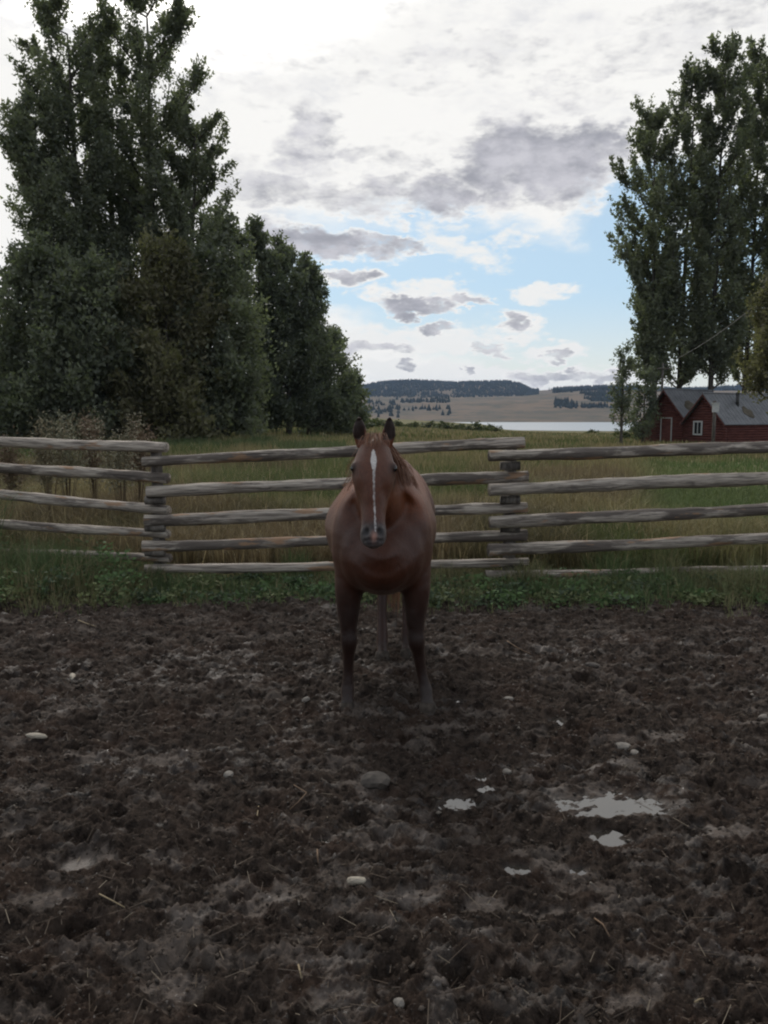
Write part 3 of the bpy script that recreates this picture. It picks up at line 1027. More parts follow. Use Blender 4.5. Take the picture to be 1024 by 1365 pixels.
    for (x, y) in ((-.214, -.045), (.252, -.045), (-.012, 1.0), (.165, 1.06)):
        h = MB()
        loft(h, [((x, y + .005, .055), .046, .050), ((x, y - .005, .03), .052, .058), ((x, y - .018, -.02), .060, .070), ((x, y - .022, -.045), .061, .071)], 18)
        h.build('hoof', m_h, root, True)
    # hair: ribbons
    def hair_mat(nm, a, b):
        m_, n_, o2 = mat(nm)
        rp = n_.node('ShaderNodeNewGeometry').outputs['Random Per Island']
        principled(n_, o2, n_.mix(rp, a, b), .45, .5)
        return m_
    m_m = hair_mat('mane_hair', (.09, .033, .016), (.24, .105, .05))
    r = random.Random(5)
    def strand(mb, p, pts, wd):
        q = [p + Vector(d) for d in pts]
        for i in range(len(q) - 1):
            pass
        side = Vector((r.uniform(-1, 1), r.uniform(-1, 1), 0)).normalized() * wd
        vs = []
        for i, a in enumerate(q):
            f = 1 - .8 * i / (len(q) - 1)
            vs += [a - side * f, a + side * f]
        mb.add(vs, [(2 * i, 2 * i + 1, 2 * i + 3, 2 * i + 2) for i in range(len(q) - 1)])
    fo = MB()      # forelock: short tuft between the ears
    for k in range(170):
        x = HEAD_X + r.gauss(0, .026); x = max(min(x, HEAD_X + .055), HEAD_X - .055)
        top = Vector((x, -.30 + r.uniform(-.02, .05), 1.604 + r.uniform(-.012, .012)))
        ln_ = r.uniform(.03, .075)
        sx = (x - HEAD_X) * .5 + r.uniform(-.01, .01)
        strand(fo, top, [(0, 0, 0), (sx * .3, -.022, .006), (sx * .7, -.050, -.35 * ln_), (sx, -.068 - ln_ * .25, -ln_)], .0022)
    fo.build('forelock', m_m, root)
    mn = MB()      # mane falls on the right side of the picture
    for k in range(620):
        s_ = r.random()
        yy = -.20 + .50 * s_; zz = 1.585 - .17 * s_ - .0 * s_ * s_
        sidew = 1 if r.random() < .9 else -1
        p = Vector((-.045 + .03 * s_ + r.uniform(-.012, .012), yy, zz + r.uniform(-.02, .012)))
        ln_ = r.uniform(.06, .20)
        o1 = sidew * (.075 + .06 * s_ + r.uniform(-.01, .02))
        strand(mn, p, [(0, 0, 0), (o1 * .5, 0, .012), (o1, r.uniform(-.01, .02), -.05), (o1 * 1.25 + sidew * .02, r.uniform(-.03, .03), -.05 - ln_ * .5), (o1 * 1.35 + sidew * .03, r.uniform(-.05, .05), -.05 - ln_)], .003)
    mn.build('mane', m_m, root)
    tl = MB()
    for k in range(420):
        x = .06 + r.gauss(0, .018)
        p = Vector((x, 1.60 + r.uniform(0, .07), 1.22 + r.uniform(-.12, .06)))
        ln_ = r.uniform(.55, .98); sx = r.gauss(0, .05)
        strand(tl, p, [(0, 0, 0), (sx * .3, .05, -.1), (sx * .8, .06, -ln_ * .4), (sx, .05, -ln_ * .75), (sx * .7, .03, -ln_)], .005)
    tl.build('tail', m_m, root)


horse()

# ------------------------------------------------------------------ vegetation: blades
def blades(name, X, Y, Z, Hh, Wd, tint, lean=.35, mat_=None, three=True, seed=1, lab=None):
    r_ = np.random.default_rng(seed)
    n_ = len(X)
    a = r_.random(n_) * 2 * PI; ln_ = Hh * (lean * r_.random(n_)) ; la = r_.random(n_) * 2 * PI
    dx, dy = np.cos(a) * Wd / 2, np.sin(a) * Wd / 2
    bx, by = np.cos(la) * ln_, np.sin(la) * ln_
    P0 = np.stack([X - dx, Y - dy, Z - .03], -1); P1 = np.stack([X + dx, Y + dy, Z - .03], -1)
    mx, my, mz = X + bx * .35, Y + by * .35, Z + Hh * .6
    P2 = np.stack([mx - dx * .8, my - dy * .8, mz], -1); P3 = np.stack([mx + dx * .8, my + dy * .8, mz], -1)
    P4 = np.stack([X + bx, Y + by, Z + Hh * (1 - .25 * (ln_ / np.maximum(Hh, .01)))], -1)
    if three:
        v = np.stack([P0, P1, P2, P3, P4], 1).reshape(-1, 3)
        b = np.arange(n_)[:, None] * 5
        f = np.concatenate([b + [0, 1, 3], b + [0, 3, 2], b + [2, 3, 4]])
        t = np.repeat(tint, 5, 0)
        sh = None
    else:
        v = np.stack([P0, P1, P4], 1).reshape(-1, 3)
        f = np.arange(n_ * 3).reshape(-1, 3)
        t = np.repeat(tint, 3, 0)
    me = mesh_np(name, v, f, mat_ or M_GRASS)
    vcol(me, 'tint', t)
    o = link(name, me)
    tag(o, lab, kind='stuff')
    return o


def field_tint(X, Y, r_):
    n_ = len(X)
    a = fbm(X / 2.2, Y / 3.5, 4, 33); b = fbm(X / 5 + 9, Y / 9, 3, 44)
    green = np.array([.100, .118, .045]); tan = np.array([.215, .18, .090]); straw = np.array([.28, .23, .13]); rust = np.array([.120, .080, .055])
    t = green + (tan - green) * sstep(.35, .62, a)[:, None]
    rs = (sstep(.50, .62, b) * .55 * (Y < 30))[:, None]
    t = t * (1 - rs) + rust * rs
    k = (r_.random(n_) < .10)[:, None] * 1.0
    t = t * (1 - k) + straw * k
    # greener mown patch right of the fence corner
    px = 512 + F * X / Y
    gp = (sstep(820, 900, px) * sstep(9.5, 16, Y) * (1 - sstep(34, 42, Y)) * .75)[:, None]
    t = t * (1 - gp) + np.array([.085, .135, .045]) * gp
    # green clumps near the big trees
    gp = (sstep(24, 40, Y) * (px < 480) * sstep(.45, .55, fbm(X / 4, Y / 8, 2, 3)) * .8)[:, None]
    t = t * (1 - gp) + np.array([.060, .095, .040]) * gp
    return t * (.7 + .6 * r_.random(n_))[:, None]


def scatter(n_, y0, y1, half, seed, pw=1.0):
    r_ = np.random.default_rng(seed)
    Y = y0 + (y1 - y0) * r_.random(n_) ** pw
    X = (r_.random(n_) * 2 - 1) * (half * Y + 2.0)
    return X, Y, r_


# tall meadow grass behind the fence
X, Y, r_ = scatter(75000, 8.75, 20, .58, 11, 1.1)
front = 8.75 + np.clip(-X - 2, 0, 9) * .3
Y = np.maximum(Y, front + r_.random(len(Y)) * .6)
Hh = (.30 + .38 * fbm(X / 1.5, Y / 1.5, 3, 6)) * (.6 + .6 * r_.random(len(X)))
px = 512 + F * X / Y
Hh *= 1 - .55 * sstep(820, 900, px) * sstep(9.5, 13, Y)
blades('meadow_grass', X, Y, terrain_z(X, Y), Hh, .006 + .0007 * Y, field_tint(X, Y, r_), 1.0, seed=12, lab='tall yellow green meadow grass just behind the rail fence')
X, Y, r_ = scatter(60000, 19, 60, .56, 13, 1.3)
Hh = (.35 + .35 * fbm(X / 3, Y / 5, 3, 6)) * (.6 + .6 * r_.random(len(X)))
px = 512 + F * X / Y
Hh *= 1 - .5 * sstep(820, 900, px) * (1 - sstep(38, 46, Y))
blades('meadow_grass', X, Y, terrain_z(X, Y), Hh, .012 + .0012 * Y, field_tint(X, Y, r_), .9, seed=14, three=False, lab='meadow grass in the middle of the pasture')
X, Y, r_ = scatter(50000, 55, 330, .55, 15, 1.6)
Hh = (.35 + .45 * fbm(X / 12, Y / 25, 3, 6)) * (.6 + .6 * r_.random(len(X)))
blades('meadow_grass', X, Y, terrain_z(X, Y), Hh, .02 + .0022 * Y, field_tint(X, Y, r_), .4, seed=16, three=False, lab='pale far pasture grass towards the lake')

# weeds and grass along the foot of the fence
def fence_y(px):
    return np.interp(px, [-300, 0, 215, 690, 1024, 1400], [10.2, 9.2, 8.25, 8.40, 8.75, 9.3])


r_ = np.random.default_rng(21)
n_ = 52000
px = r_.random(n_) * 1500 - 240
fy = fence_y(px)
fr = np.interp(px, [-240, 0, 200, 430, 600, 1024, 1300], [7.0, 7.05, 7.15, 7.3, 7.2, 7.15, 7.1]) + (fbm(px / 40, px * 0, 3, 2) - .5) * .8 + (fbm(px / 9, px * 0, 2, 4) - .5) * .9
Y = fr + (fy + .5 - fr) * r_.random(n_) ** .8
X = (px - 512) / F * Y
tall = np.interp(px, [-240, 0, 190, 240, 600, 1024], [.50, .42, .28, .12, .12, .13])
prof = sstep(0, .9, Y - fr)
tall = tall * (1 + 2.0 * sstep(.60, .72, fbm(X * 1.1 + 4, Y * .8, 3, 66)))
Hh = (.05 + tall * prof * (.3 + 1.1 * fbm(X * 1.6, Y * 1.6, 3, 77))) * (.45 + .8 * r_.random(n_))
g = np.array([.085, .120, .050]); g2 = np.array([.14, .145, .070]); g3 = np.array([.21, .175, .10])
mixv = fbm(X * 1.2, Y * 1.2, 3, 3)
t = g + (g2 - g) * sstep(.4, .65, mixv)[:, None]
k = (r_.random(n_) < .10 + .35 * sstep(.52, .66, fbm(X * 1.5, Y * 1.5, 3, 12)))[:, None]; t = np.where(k, g3, t)
t = t * (.6 + .7 * r_.random(n_))[:, None]
blades('verge_weeds', X, Y, mud_z(X, np.minimum(Y, 8.8)) - .01, Hh,   .0045 + .003 * r_.random(n_), t, 1.0, seed=22, lab='rough green weeds growing along the foot of the fence')


# broad leaved weeds: small leaf faces in clumps
def leaf_clumps(name, centres, per, spread, size, tints, seed, lab):
    r_ = np.random.default_rng(seed)
    vs, ts = [], []
    for (cx, cy, cz, ch, cr) in centres:
        n2 = int(per * (.6 + .8 * r_.random()))
        q = r_.normal(0, .5, (n2, 2)) * cr
        zz = cz + ch * r_.random(n2) ** .8
        c = np.stack([cx + q[:, 0], cy + q[:, 1], zz], -1)
        s_ = size * (.5 + r_.random(n2))
        a = r_.normal(0, 1, (n2, 3)); a[:, 2] *= .5; a /= np.linalg.norm(a, axis=1)[:, None]
        b = r_.normal(0, 1, (n2, 3)); b = np.cross(a, b); b /= np.linalg.norm(b, axis=1)[:, None]
        p0 = c; p1 = c + a * s_[:, None] * .5 + b * s_[:, None] * .28; p2 = c + a * s_[:, None]; p3 = c + a * s_[:, None] * .5 - b * s_[:, None] * .28
        vs.append(np.stack([p0, p1, p2, p3], 1).reshape(-1, 3))
        tt = tints[r_.integers(len(tints))] * (.6 + .7 * r_.random((n2, 1)))
        ts.append(np.repeat(tt, 4, 0))
    v = np.concatenate(vs); t_ = np.concatenate(ts)
    me = mesh_np(name, v, np.arange(len(v)).reshape(-1, 4), M_GRASS)
    vcol(me, 'tint', t_)
    return tag(link(name, me), lab, kind='stuff')


cs = []
for k in range(340):
    q = r_.random() * 1400 - 200
    f0 = float(np.interp(q, [-240, 0, 200, 430, 600, 1024, 1300], [7.15, 7.2, 7.3, 7.5, 7.35, 7.3, 7.2]))
    yy = f0 + r_.random() * (float(fence_y(q)) + .1 - f0)
    left = 1 if q < 190 else 0
    cs.append(((q - 512) / F * yy, yy, -.01, (.04 + .09 * r_.random()) * (1 + 3.0 * left * r_.random()), .10 + .12 * r_.random()))
leaf_clumps('broadleaf_weeds', cs, 85, .15, .045, [np.array([.080, .125, .055]), np.array([.095, .150, .060]), np.array([.070, .095, .055]), np.array([.125, .145, .065])], 23,
            'broad leaved green weeds between the mud and the fence')

# dried seed-headed plants behind the left bay of the fence
M_DRY = tint_material('dry_stalks', tr=.1)
DRY_LABELS = ['leftmost tall dry brown weed behind the left fence bay', 'tall dry weed with a pale top behind the left fence bay',
              'narrow dry brown weed between the two bushier ones behind left fence', 'bushy dry tan weed nearest the left fence corner',
              'short reddish dry weed beside the bushy tan one by the left fence corner', 'dry brown weed low at the left edge of the photo']
for i, (px_, top, wd) in enumerate([(62, 556, 34), (86, 548, 26), (122, 555, 20), (158, 551, 34), (182, 566, 18), (14, 590, 20)]):
    Yd = 12.5 + (i % 3) * .5
    T = at(px_, top, Yd); rw = wd / F * Yd
    rt = empty('dry_weed', (T.x, Yd, float(terrain_z(T.x, Yd))))
    tag(rt, DRY_LABELS[i], 'weed', 'dry weeds behind the left fence bay')
    r3 = np.random.default_rng(40 + i)
    vs, fs, tt = [], [], []
    Ht = T.z - rt.location.z
    st = MB(); heads = []
    for s_ in range(14):
        a = r3.random() * 6.28; q = rw * (.25 + .7 * r3.random())
        h_ = Ht * (.62 + .38 * r3.random())
        tip = Vector((math.cos(a) * q, math.sin(a) * q * .6, h_))
        st.tube([(0, 0, 0), tuple(tip * .5 + Vector((0, 0, .06))), tuple(tip)], [.006, .005, .003], 4, False)
        heads.append(tip)
    me = st.mesh('stem', M_DRY); vcol(me, 'tint', np.tile([.12, .085, .05], (len(me.vertices), 1))); link('stem', me, rt)
    n2 = 2600
    hp = np.array([tuple(h) for h in heads])
    pick = r3.integers(len(hp), size=n2); dn = r3.random(n2) ** 1.3
    c = hp[pick] * (1 - .42 * dn[:, None]) + r3.normal(0, .085, (n2, 3))
    d_ = r3.normal(0, 1, (n2, 3)) * .020; e_ = r3.normal(0, 1, (n2, 3)) * .020
    v = np.stack([c, c + d_, c + e_], 1).reshape(-1, 3)
    me = mesh_np('seed_heads', v, np.arange(len(v)).reshape(-1, 3), M_DRY)
    pal = [np.array([.115, .098, .062]), np.array([.135, .130, .085]), np.array([.120, .088, .060]), np.array([.125, .112, .075]), np.array([.11, .078, .052]), np.array([.10, .072, .048])][i]
    vcol(me, 'tint', np.repeat(pal * (1.0 + .9 * r3.random((n2, 1))), 3, 0)); link('seed_heads', me, rt)

# ------------------------------------------------------------------ trees
def tree_meshes(H_, prof, nb=42, tw=8, lv=80, leaf=.30, seed=1, lean=(0, 0), up=.9, gauss=.42, lmat=None, twl=2.2, trunk_r=None, crown_from=.12, flat=1.0):
    """H_ height, prof [(height fraction, radius)], returns (trunk mesh, crown mesh)"""
    r_ = np.random.default_rng(seed)
    hf = np.array([p[0] for p in prof]); rf = np.array([p[1] for p in prof])
    t = MB(); tr = trunk_r or H_ * .014
    nseg = 12
    wob = r_.normal(0, .012 * H_, (nseg + 1, 2)); wob[0] = 0
    wob = np.cumsum(wob, 0) * .22
    def axis(h):
        k = np.clip(h / H_, 0, 1)
        return np.array([lean[0] * k ** 1.3 + np.interp(k * nseg, range(nseg + 1), wob[:, 0]), lean[1] * k ** 1.3 + np.interp(k * nseg, range(nseg + 1), wob[:, 1]), h])
    hs = np.linspace(0, H_ * .93, nseg + 1)
    t.tube([axis(h) for h in hs], [tr * (1.25 if i == 0 else 1) * (1 - .9 * (i / nseg)) + .02 for i in range(nseg + 1)], 8)
    seeds_p, seeds_d, seeds_w = [], [], []
    for b in range(nb):
        k = crown_from + (1 - crown_from) * ((b + r_.random()) / nb)
        R_ = np.interp(k, hf, rf) * (.62 + .48 * r_.random())
        a = b * 2.399 + r_.normal(0, .5)
        hb = max(k * H_ - R_ * up * (.8 + .5 * r_.random()), H_ * .06)
        p0 = axis(hb)
        tip = axis(k * H_) + np.array([math.cos(a) * R_, math.sin(a) * R_ * flat, 0])
        mid = p0 * .5 + tip * .5 + np.array([math.cos(a), math.sin(a), 0]) * R_ * .16 - np.array([0, 0, R_ * .12])
        pts = []
        for q in np.linspace(0, 1, 6):
            pts.append((1 - q) ** 2 * p0 + 2 * q * (1 - q) * mid + q * q * tip)
        r0 = tr * .38 * (1 - .65 * k)
        t.tube(pts, [r0 * (1 - .8 * q) + .012 for q in np.linspace(0, 1, 6)], 4, False)
        for j in range(tw):
            q = .22 + .78 * (j + r_.random()) / tw
            P_ = (1 - q) ** 2 * p0 + 2 * q * (1 - q) * mid + q * q * tip
            dr = tip - p0; dr /= np.linalg.norm(dr) + 1e-6
            d = dr * .5 + np.array([0, 0, .75]) * up + r_.normal(0, .42, 3)
            d /= np.linalg.norm(d)
            Lw = twl * (.55 + .7 * r_.random()) * (1 - .35 * k)
            seeds_p.append(P_); seeds_d.append(d * Lw); seeds_w.append(Lw)
            if r_.random() < .35:
                t.tube([P_, P_ + d * Lw * .7], [.025, .008], 3, False)
    S = np.array(seeds_p); Dd = np.array(seeds_d); W_ = np.array(seeds_w)
    n2 = int(len(S) * lv)
    # uneven tufts: some twigs bear many leaves, some few
    wt = W_ * (.25 + r_.random(len(S)) ** 1.5 * 1.6); wt /= wt.sum()
    pick = r_.choice(len(S), n2, p=wt)
    q = r_.random(n2)
    sp = gauss * (1 - .55 * q) * (W_[pick] / twl)
    c = S[pick] + Dd[pick] * q[:, None] + r_.normal(0, 1, (n2, 3)) * sp[:, None]
    a = r_.normal(0, 1, (n2, 3)) + Dd[pick] * .5; a /= np.linalg.norm(a, axis=1)[:, None]
    b = np.cross(a, r_.normal(0, 1, (n2, 3))); b /= np.linalg.norm(b, axis=1)[:, None]
    s_ = leaf * (.5 + .9 * r_.random(n2))[:, None]
    v = np.stack([c - b * s_ * .36, c + b * s_ * .36, c + a * s_], 1).reshape(-1, 3)
    ok = v[:, 2].reshape(-1, 3).min(1) > .15
    v = v.reshape(-1, 3, 3)[ok].reshape(-1, 3)
    cm = mesh_np('crown', v, np.arange(len(v)).reshape(-1, 3), lmat or M_COTTON)
    return t.mesh('trunk', M_BARK, True), cm


def plant_tree(name, px_, Y, top, prof_px, label, cat='tree', group=None, lean_px=0, **kw):
    """prof_px: (pixel y, half width in pixels)"""
    base = at(px_, 556, Y); gz = float(terrain_z(base.x, Y)) - .1
    H_ = at(px_, top, Y).z - gz
    prof = sorted([((at(px_, yy, Y).z - gz) / H_, hw / F * Y) for yy, hw in prof_px])
    prof = [(0, prof[0][1] * .6)] + prof if prof[0][0] > .05 else prof
    tm, cm = tree_meshes(H_, prof, lean=(lean_px / F * Y, 0), **kw)
    r0 = empty(name, (base.x, Y, gz))
    tag(r0, label, cat, group)
    link('trunk', tm, r0); link('crown', cm, r0)
    return r0


GL, GM, GR = 'tall cottonwoods on the left', 'trees right of the tall left cottonwoods', 'tall poplars behind the red cabins'
# --- the tall group at left
plant_tree('cottonwood_tree', 128, 66, 2, [(4, 22), (40, 40), (100, 56), (180, 64), (240, 56), (330, 56), (420, 64), (520, 40)],
           'tall cottonwood with twin dense tops reaching the left top edge', group=GL, lean_px=-16, nb=58, tw=10, lv=105, seed=3, leaf=.27, up=.95, gauss=.47, twl=2.6)
plant_tree('cottonwood_tree', 205, 68, -26, [(-24, 26), (20, 56), (80, 72), (150, 84), (210, 66), (260, 56), (330, 66), (430, 80), (520, 50)],
           'tallest cottonwood, its top cut off by the upper photo edge', group=GL, lean_px=14, nb=62, tw=10, lv=105, seed=8, leaf=.27, up=.95, gauss=.47, twl=2.6)
plant_tree('cottonwood_tree', 160, 71, 28, [(32, 12), (80, 26), (140, 34), (220, 40), (330, 50), (520, 40)],
           'thinner cottonwood filling the gap between the two highest tops', group=GL, nb=36, tw=8, lv=70, seed=5, leaf=.27, up=1.0, gauss=.5, twl=2.4, lean_px=-4)
plant_tree('cottonwood_tree', 122, 62, 150, [(152, 8), (200, 34), (250, 40), (300, 34), (360, 20), (440, 14)],
           'leaning cottonwood with a bare lower trunk at the left edge', group=GL, nb=32, tw=8, lv=100, seed=12, leaf=.26, up=1.0, gauss=.45, lean_px=-78, crown_from=.45)
plant_tree('cottonwood_tree', 262, 67, 150, [(152, 18), (200, 44), (260, 56), (320, 44), (400, 64), (480, 70), (550, 50)],
           'cottonwood with a ragged right side standing against bright cloud', group=GL, nb=44, tw=8, lv=88, seed=17, leaf=.27, up=.95, gauss=.38, lean_px=14)
# --- rounded lower trees in front of them
low = [(52, 56, 345, [(350, 14), (400, 36), (460, 66), (540, 72), (570, 70)], 'broad olive tree low at the far left under the cottonwoods', M_COTTON, 21),
       (-22, 60, 415, [(420, 26), (440, 55), (520, 60), (570, 60)], 'dark bushy tree cut by the left photo edge', M_COTTON_D, 22),
       (128, 57, 355, [(360, 26), (400, 56), (470, 70), (540, 68), (572, 60)], 'rounded olive tree behind the dry brown weeds', M_COTTON, 23),
       (225, 58, 340, [(345, 22), (400, 60), (470, 72), (540, 72), (574, 64)], 'rounded brownish green tree under the tallest cottonwood', M_WILLOW, 24),
       (300, 60, 305, [(310, 14), (350, 36), (420, 52), (500, 56), (574, 50)], 'pale green tree with a pointed top right of the tallest cottonwood', M_COTTON, 25)]
for (px_, Y, top, pr_, lb, lm, sd_) in low:
    plant_tree('willow_tree', px_, Y, top, pr_, lb, group='rounded trees under the left cottonwoods', nb=40, tw=8, lv=80, seed=sd_, leaf=.30, up=.8, gauss=.6, lmat=lm, crown_from=.06, twl=2.6)
# --- second group stepping down to the right
mid = [(345, 76, 312, [(318, 8), (360, 26), (430, 36), (520, 38), (572, 34)], 'narrow dark tree left of the gap in the middle treeline', 31),
       (385, 78, 328, [(332, 8), (370, 28), (430, 42), (500, 40), (572, 38)], 'dark tree with two pointed tops left of the horse', 32),
       (412, 80, 352, [(358, 8), (400, 22), (440, 34), (500, 38), (572, 40)], 'dark tree with round sky gaps in its crown', 33),
       (437, 84, 448, [(452, 8), (480, 26), (520, 34), (572, 36)], 'lower dark tree near the right end of the left treeline', 34),
       (462, 88, 505, [(508, 6), (530, 16), (572, 20)], 'lowest tree at the right end of the left treeline', 35)]
for (px_, Y, top, pr_, lb, sd_) in mid:
    plant_tree('poplar_tree', px_, Y, top, pr_, lb, group=GM, nb=34 if sd_ < 34 else 20, tw=8, lv=80, seed=sd_, leaf=.31, up=1.0, gauss=.55, lmat=M_COTTON_D, crown_from=.07, twl=2.2)
# --- right group behind the cabins
right = [(874, 82, 150, [(160, 14), (200, 38), (260, 60), (330, 50), (420, 26), (470, 10)], 'leftmost tall poplar, its feathery side against blue sky', 41, -14),
         (905, 84, 98, [(104, 10), (150, 30), (230, 48), (330, 56), (420, 46), (500, 24)], 'tall poplar standing directly above the left red cabin', 42, 0),
         (948, 83, 60, [(66, 12), (110, 32), (200, 50), (300, 50), (400, 44), (500, 24)], 'tallest poplar rising above the grey cabin roofs', 43, 6),
         (990, 86, 72, [(78, 10), (120, 30), (200, 48), (300, 50), (400, 44), (500, 30)], 'tall poplar above the stove pipe of the long cabin', 44, 4),
         (1042, 84, 50, [(56, 14), (110, 40), (200, 56), (300, 60), (420, 60), (520, 50)], 'tall poplar mostly beyond the right photo edge', 45, 0)]
for (px_, Y, top, pr_, lb, sd_, ln_) in right:
    plant_tree('poplar_tree', px_, Y, top, pr_, lb, group=GR, nb=52, tw=10, lv=72, seed=sd_, leaf=.30, up=1.0, gauss=.34, lmat=M_COTTON, crown_from=.19, trunk_r=.30, twl=2.8, lean_px=ln_)
plant_tree('willow_tree', 1034, 44, 375, [(382, 10), (430, 26), (480, 34), (520, 28)], 'yellowish green tree at the right edge in front of the poplars', nb=34, tw=8, lv=70, seed=51, leaf=.17, gauss=.40, lmat=M_WILLOW, crown_from=.4, twl=1.4)
# small trees left of the cabins
plant_tree('young_tree', 829, 70, 466, [(470, 5), (500, 11), (540, 12), (560, 10)], 'thin young tree with a bare trunk by the lake shore', nb=22, tw=5, lv=26, seed=52, leaf=.20, gauss=.28, lmat=M_COTTON_D, crown_from=.25, twl=1.2, trunk_r=.13)
plant_tree('young_tree', 858, 78, 492, [(496, 6), (520, 15), (550, 19), (575, 15)], 'small bushy tree between the thin tree and the red cabin', nb=20, tw=6, lv=26, seed=53, leaf=.24, gauss=.36, lmat=M_COTTON_D, crown_from=.12, twl=1.4)
# low shrubs on the far field edge
r4 = random.Random(9)
sh_t, sh_c = tree_meshes(3.2, [(0, 1.0), (.4, 2.2), (.8, 1.5), (1, .4)], nb=14, tw=5, lv=14, leaf=.42, seed=61, up=.6, gauss=.5, lmat=M_SHRUB, twl=1.0, crown_from=.05)
SH = [(486, 150, 1.0, 'green bush at the foot of the left treeline'), (505, 230, 1.1, 'far bush seen just above the ears of the horse'), (528, 250, 1.0, 'far bush right of the horse ears'), (552, 240, .9, 'far bush in the middle of the pasture edge'),
      (574, 260, 1.1, 'dark bush left of the paired far bushes'), (592, 250, 1.2, 'larger dark far bush below the long ridge'), (612, 255, .9, 'small far bush below the long ridge'), (634, 240, 1.3, 'round far bush left of the lake'),
      (655, 245, 1.1, 'last far bush before the left tip of the lake'), (790, 300, .8, 'small shore bush left of the thin tree'), (848, 120, 1.0, 'bush at the foot of the small bushy tree')]
for i, (px_, Y, s_, lb) in enumerate(SH):
    b_ = at(px_, 556, Y)
    e = empty('shrub', (b_.x, Y, float(terrain_z(b_.x, Y)) - .15), r4.random() * 6)
    e.scale = (s_ * 1.3, s_ * 1.3, s_ * .62)
    tag(e, lb, 'shrub', 'low bushes along the far edge of the pasture')
    link('crown', sh_c, e); link('trunk', sh_t, e)


# far conifers on the ridge and on the slope, far beyond the lake
def forest():
    r_ = np.random.default_rng(71)
    P_ = []
    while len(P_) < 9500:
        px_ = r_.random(4000) * 700 + 400; Yf = 3650 + r_.random(4000) * 1750
        X = (px_ - 512) / F * Yf
        den = sstep(.18, .34, fbm(X / 160, Yf / 160, 3, 5)) * sstep(4050, 4300, Yf) * (px_ < 716)
        den = np.maximum(den, sstep(.40, .5, fbm(X / 200, Yf / 260, 3, 6)) * (px_ > 735) * (Yf > 3500))
        den = np.maximum(den, .006)
        k = r_.random(4000) < den
        P_ += list(zip(X[k], Yf[k]))
    px_ = 738 + r_.random(1500) * 90; Yf = 2700 + r_.random(1500) * 1000; X = (px_ - 512) / F * Yf
    k = fbm(X / 140, Yf / 140, 3, 8) > .47
    P_ += list(zip(X[k], Yf[k]))
    px_ = 470 + r_.random(900) * 260; Yf = 2500 + r_.random(900) * 900; X = (px_ - 512) / F * Yf
    k = (fbm(X / 120, Yf / 120, 3, 18) > .54) & (px_ < 600)
    P_ += list(zip(X[k], Yf[k]))
    P_ = np.array(P_); Z = terrain_z(P_[:, 0], P_[:, 1]) - 1
    n2 = len(P_); h = 10 + 12 * r_.random(n2); rr = 4.5 + 4 * r_.random(n2)
    vs = [np.stack([P_[:, 0], P_[:, 1], Z + h], -1)]
    for k in range(4):
        a = k * PI / 2 + .4
        vs.append(np.stack([P_[:, 0] + rr * math.cos(a), P_[:, 1] + rr * math.sin(a), Z], -1))
    v = np.stack(vs, 1).reshape(-1, 3)
    b = np.arange(n2)[:, None] * 5
    f = np.concatenate([b + [0, 1, 2], b + [0, 2, 3], b + [0, 3, 4], b + [0, 4, 1]])
    m_ = simple('far_forest', (.020, .026, .020), .95, .05, .3, .01)
    tag(link('far_forest', mesh_np('far_forest', v, f, m_)), 'dark conifer forest covering the distant ridge', kind='stuff')


forest()

# ------------------------------------------------------------------ red cabins
def plank_mat(name, a, b):
    m_, n_, o2 = mat(name)
    t = n_.node('ShaderNodeTexCoord').outputs['Object']
    g = n_.noise(n_.mapping(t, scale=(1, 1, 7)), 1.3, 6, .65).outputs['Fac']
    principled(n_, o2, n_.mix(n_.maprange(g, .35, .65), a, b), .85, .2, bump(n_, g, .5, .02))
    return m_


M_RED = plank_mat('red_log_wall', (.080, .030, .026), (.145, .055, .046))
M_ROOF = simple('grey_metal_roof', (.115, .115, .120), .55, .4, .22, 1.2, .1)
M_RUST = simple('mossy_roof_patch', (.085, .072, .055), .9, .1, .3, 2)
M_WHITE = simple('white_paint', (.38, .38, .37), .6, .3, .1, 4)
M_DARKW = simple('dark_opening', (.012, .011, .010), .8, .3, .2, 3)
M_PIPE = simple('stove_pipe_metal', (.03, .028, .027), .6, .4, .3, 6)
m, n, o_ = mat('window_glass'); principled(n, o_, (.02, .022, .025), .06, .5); M_GLASS = m


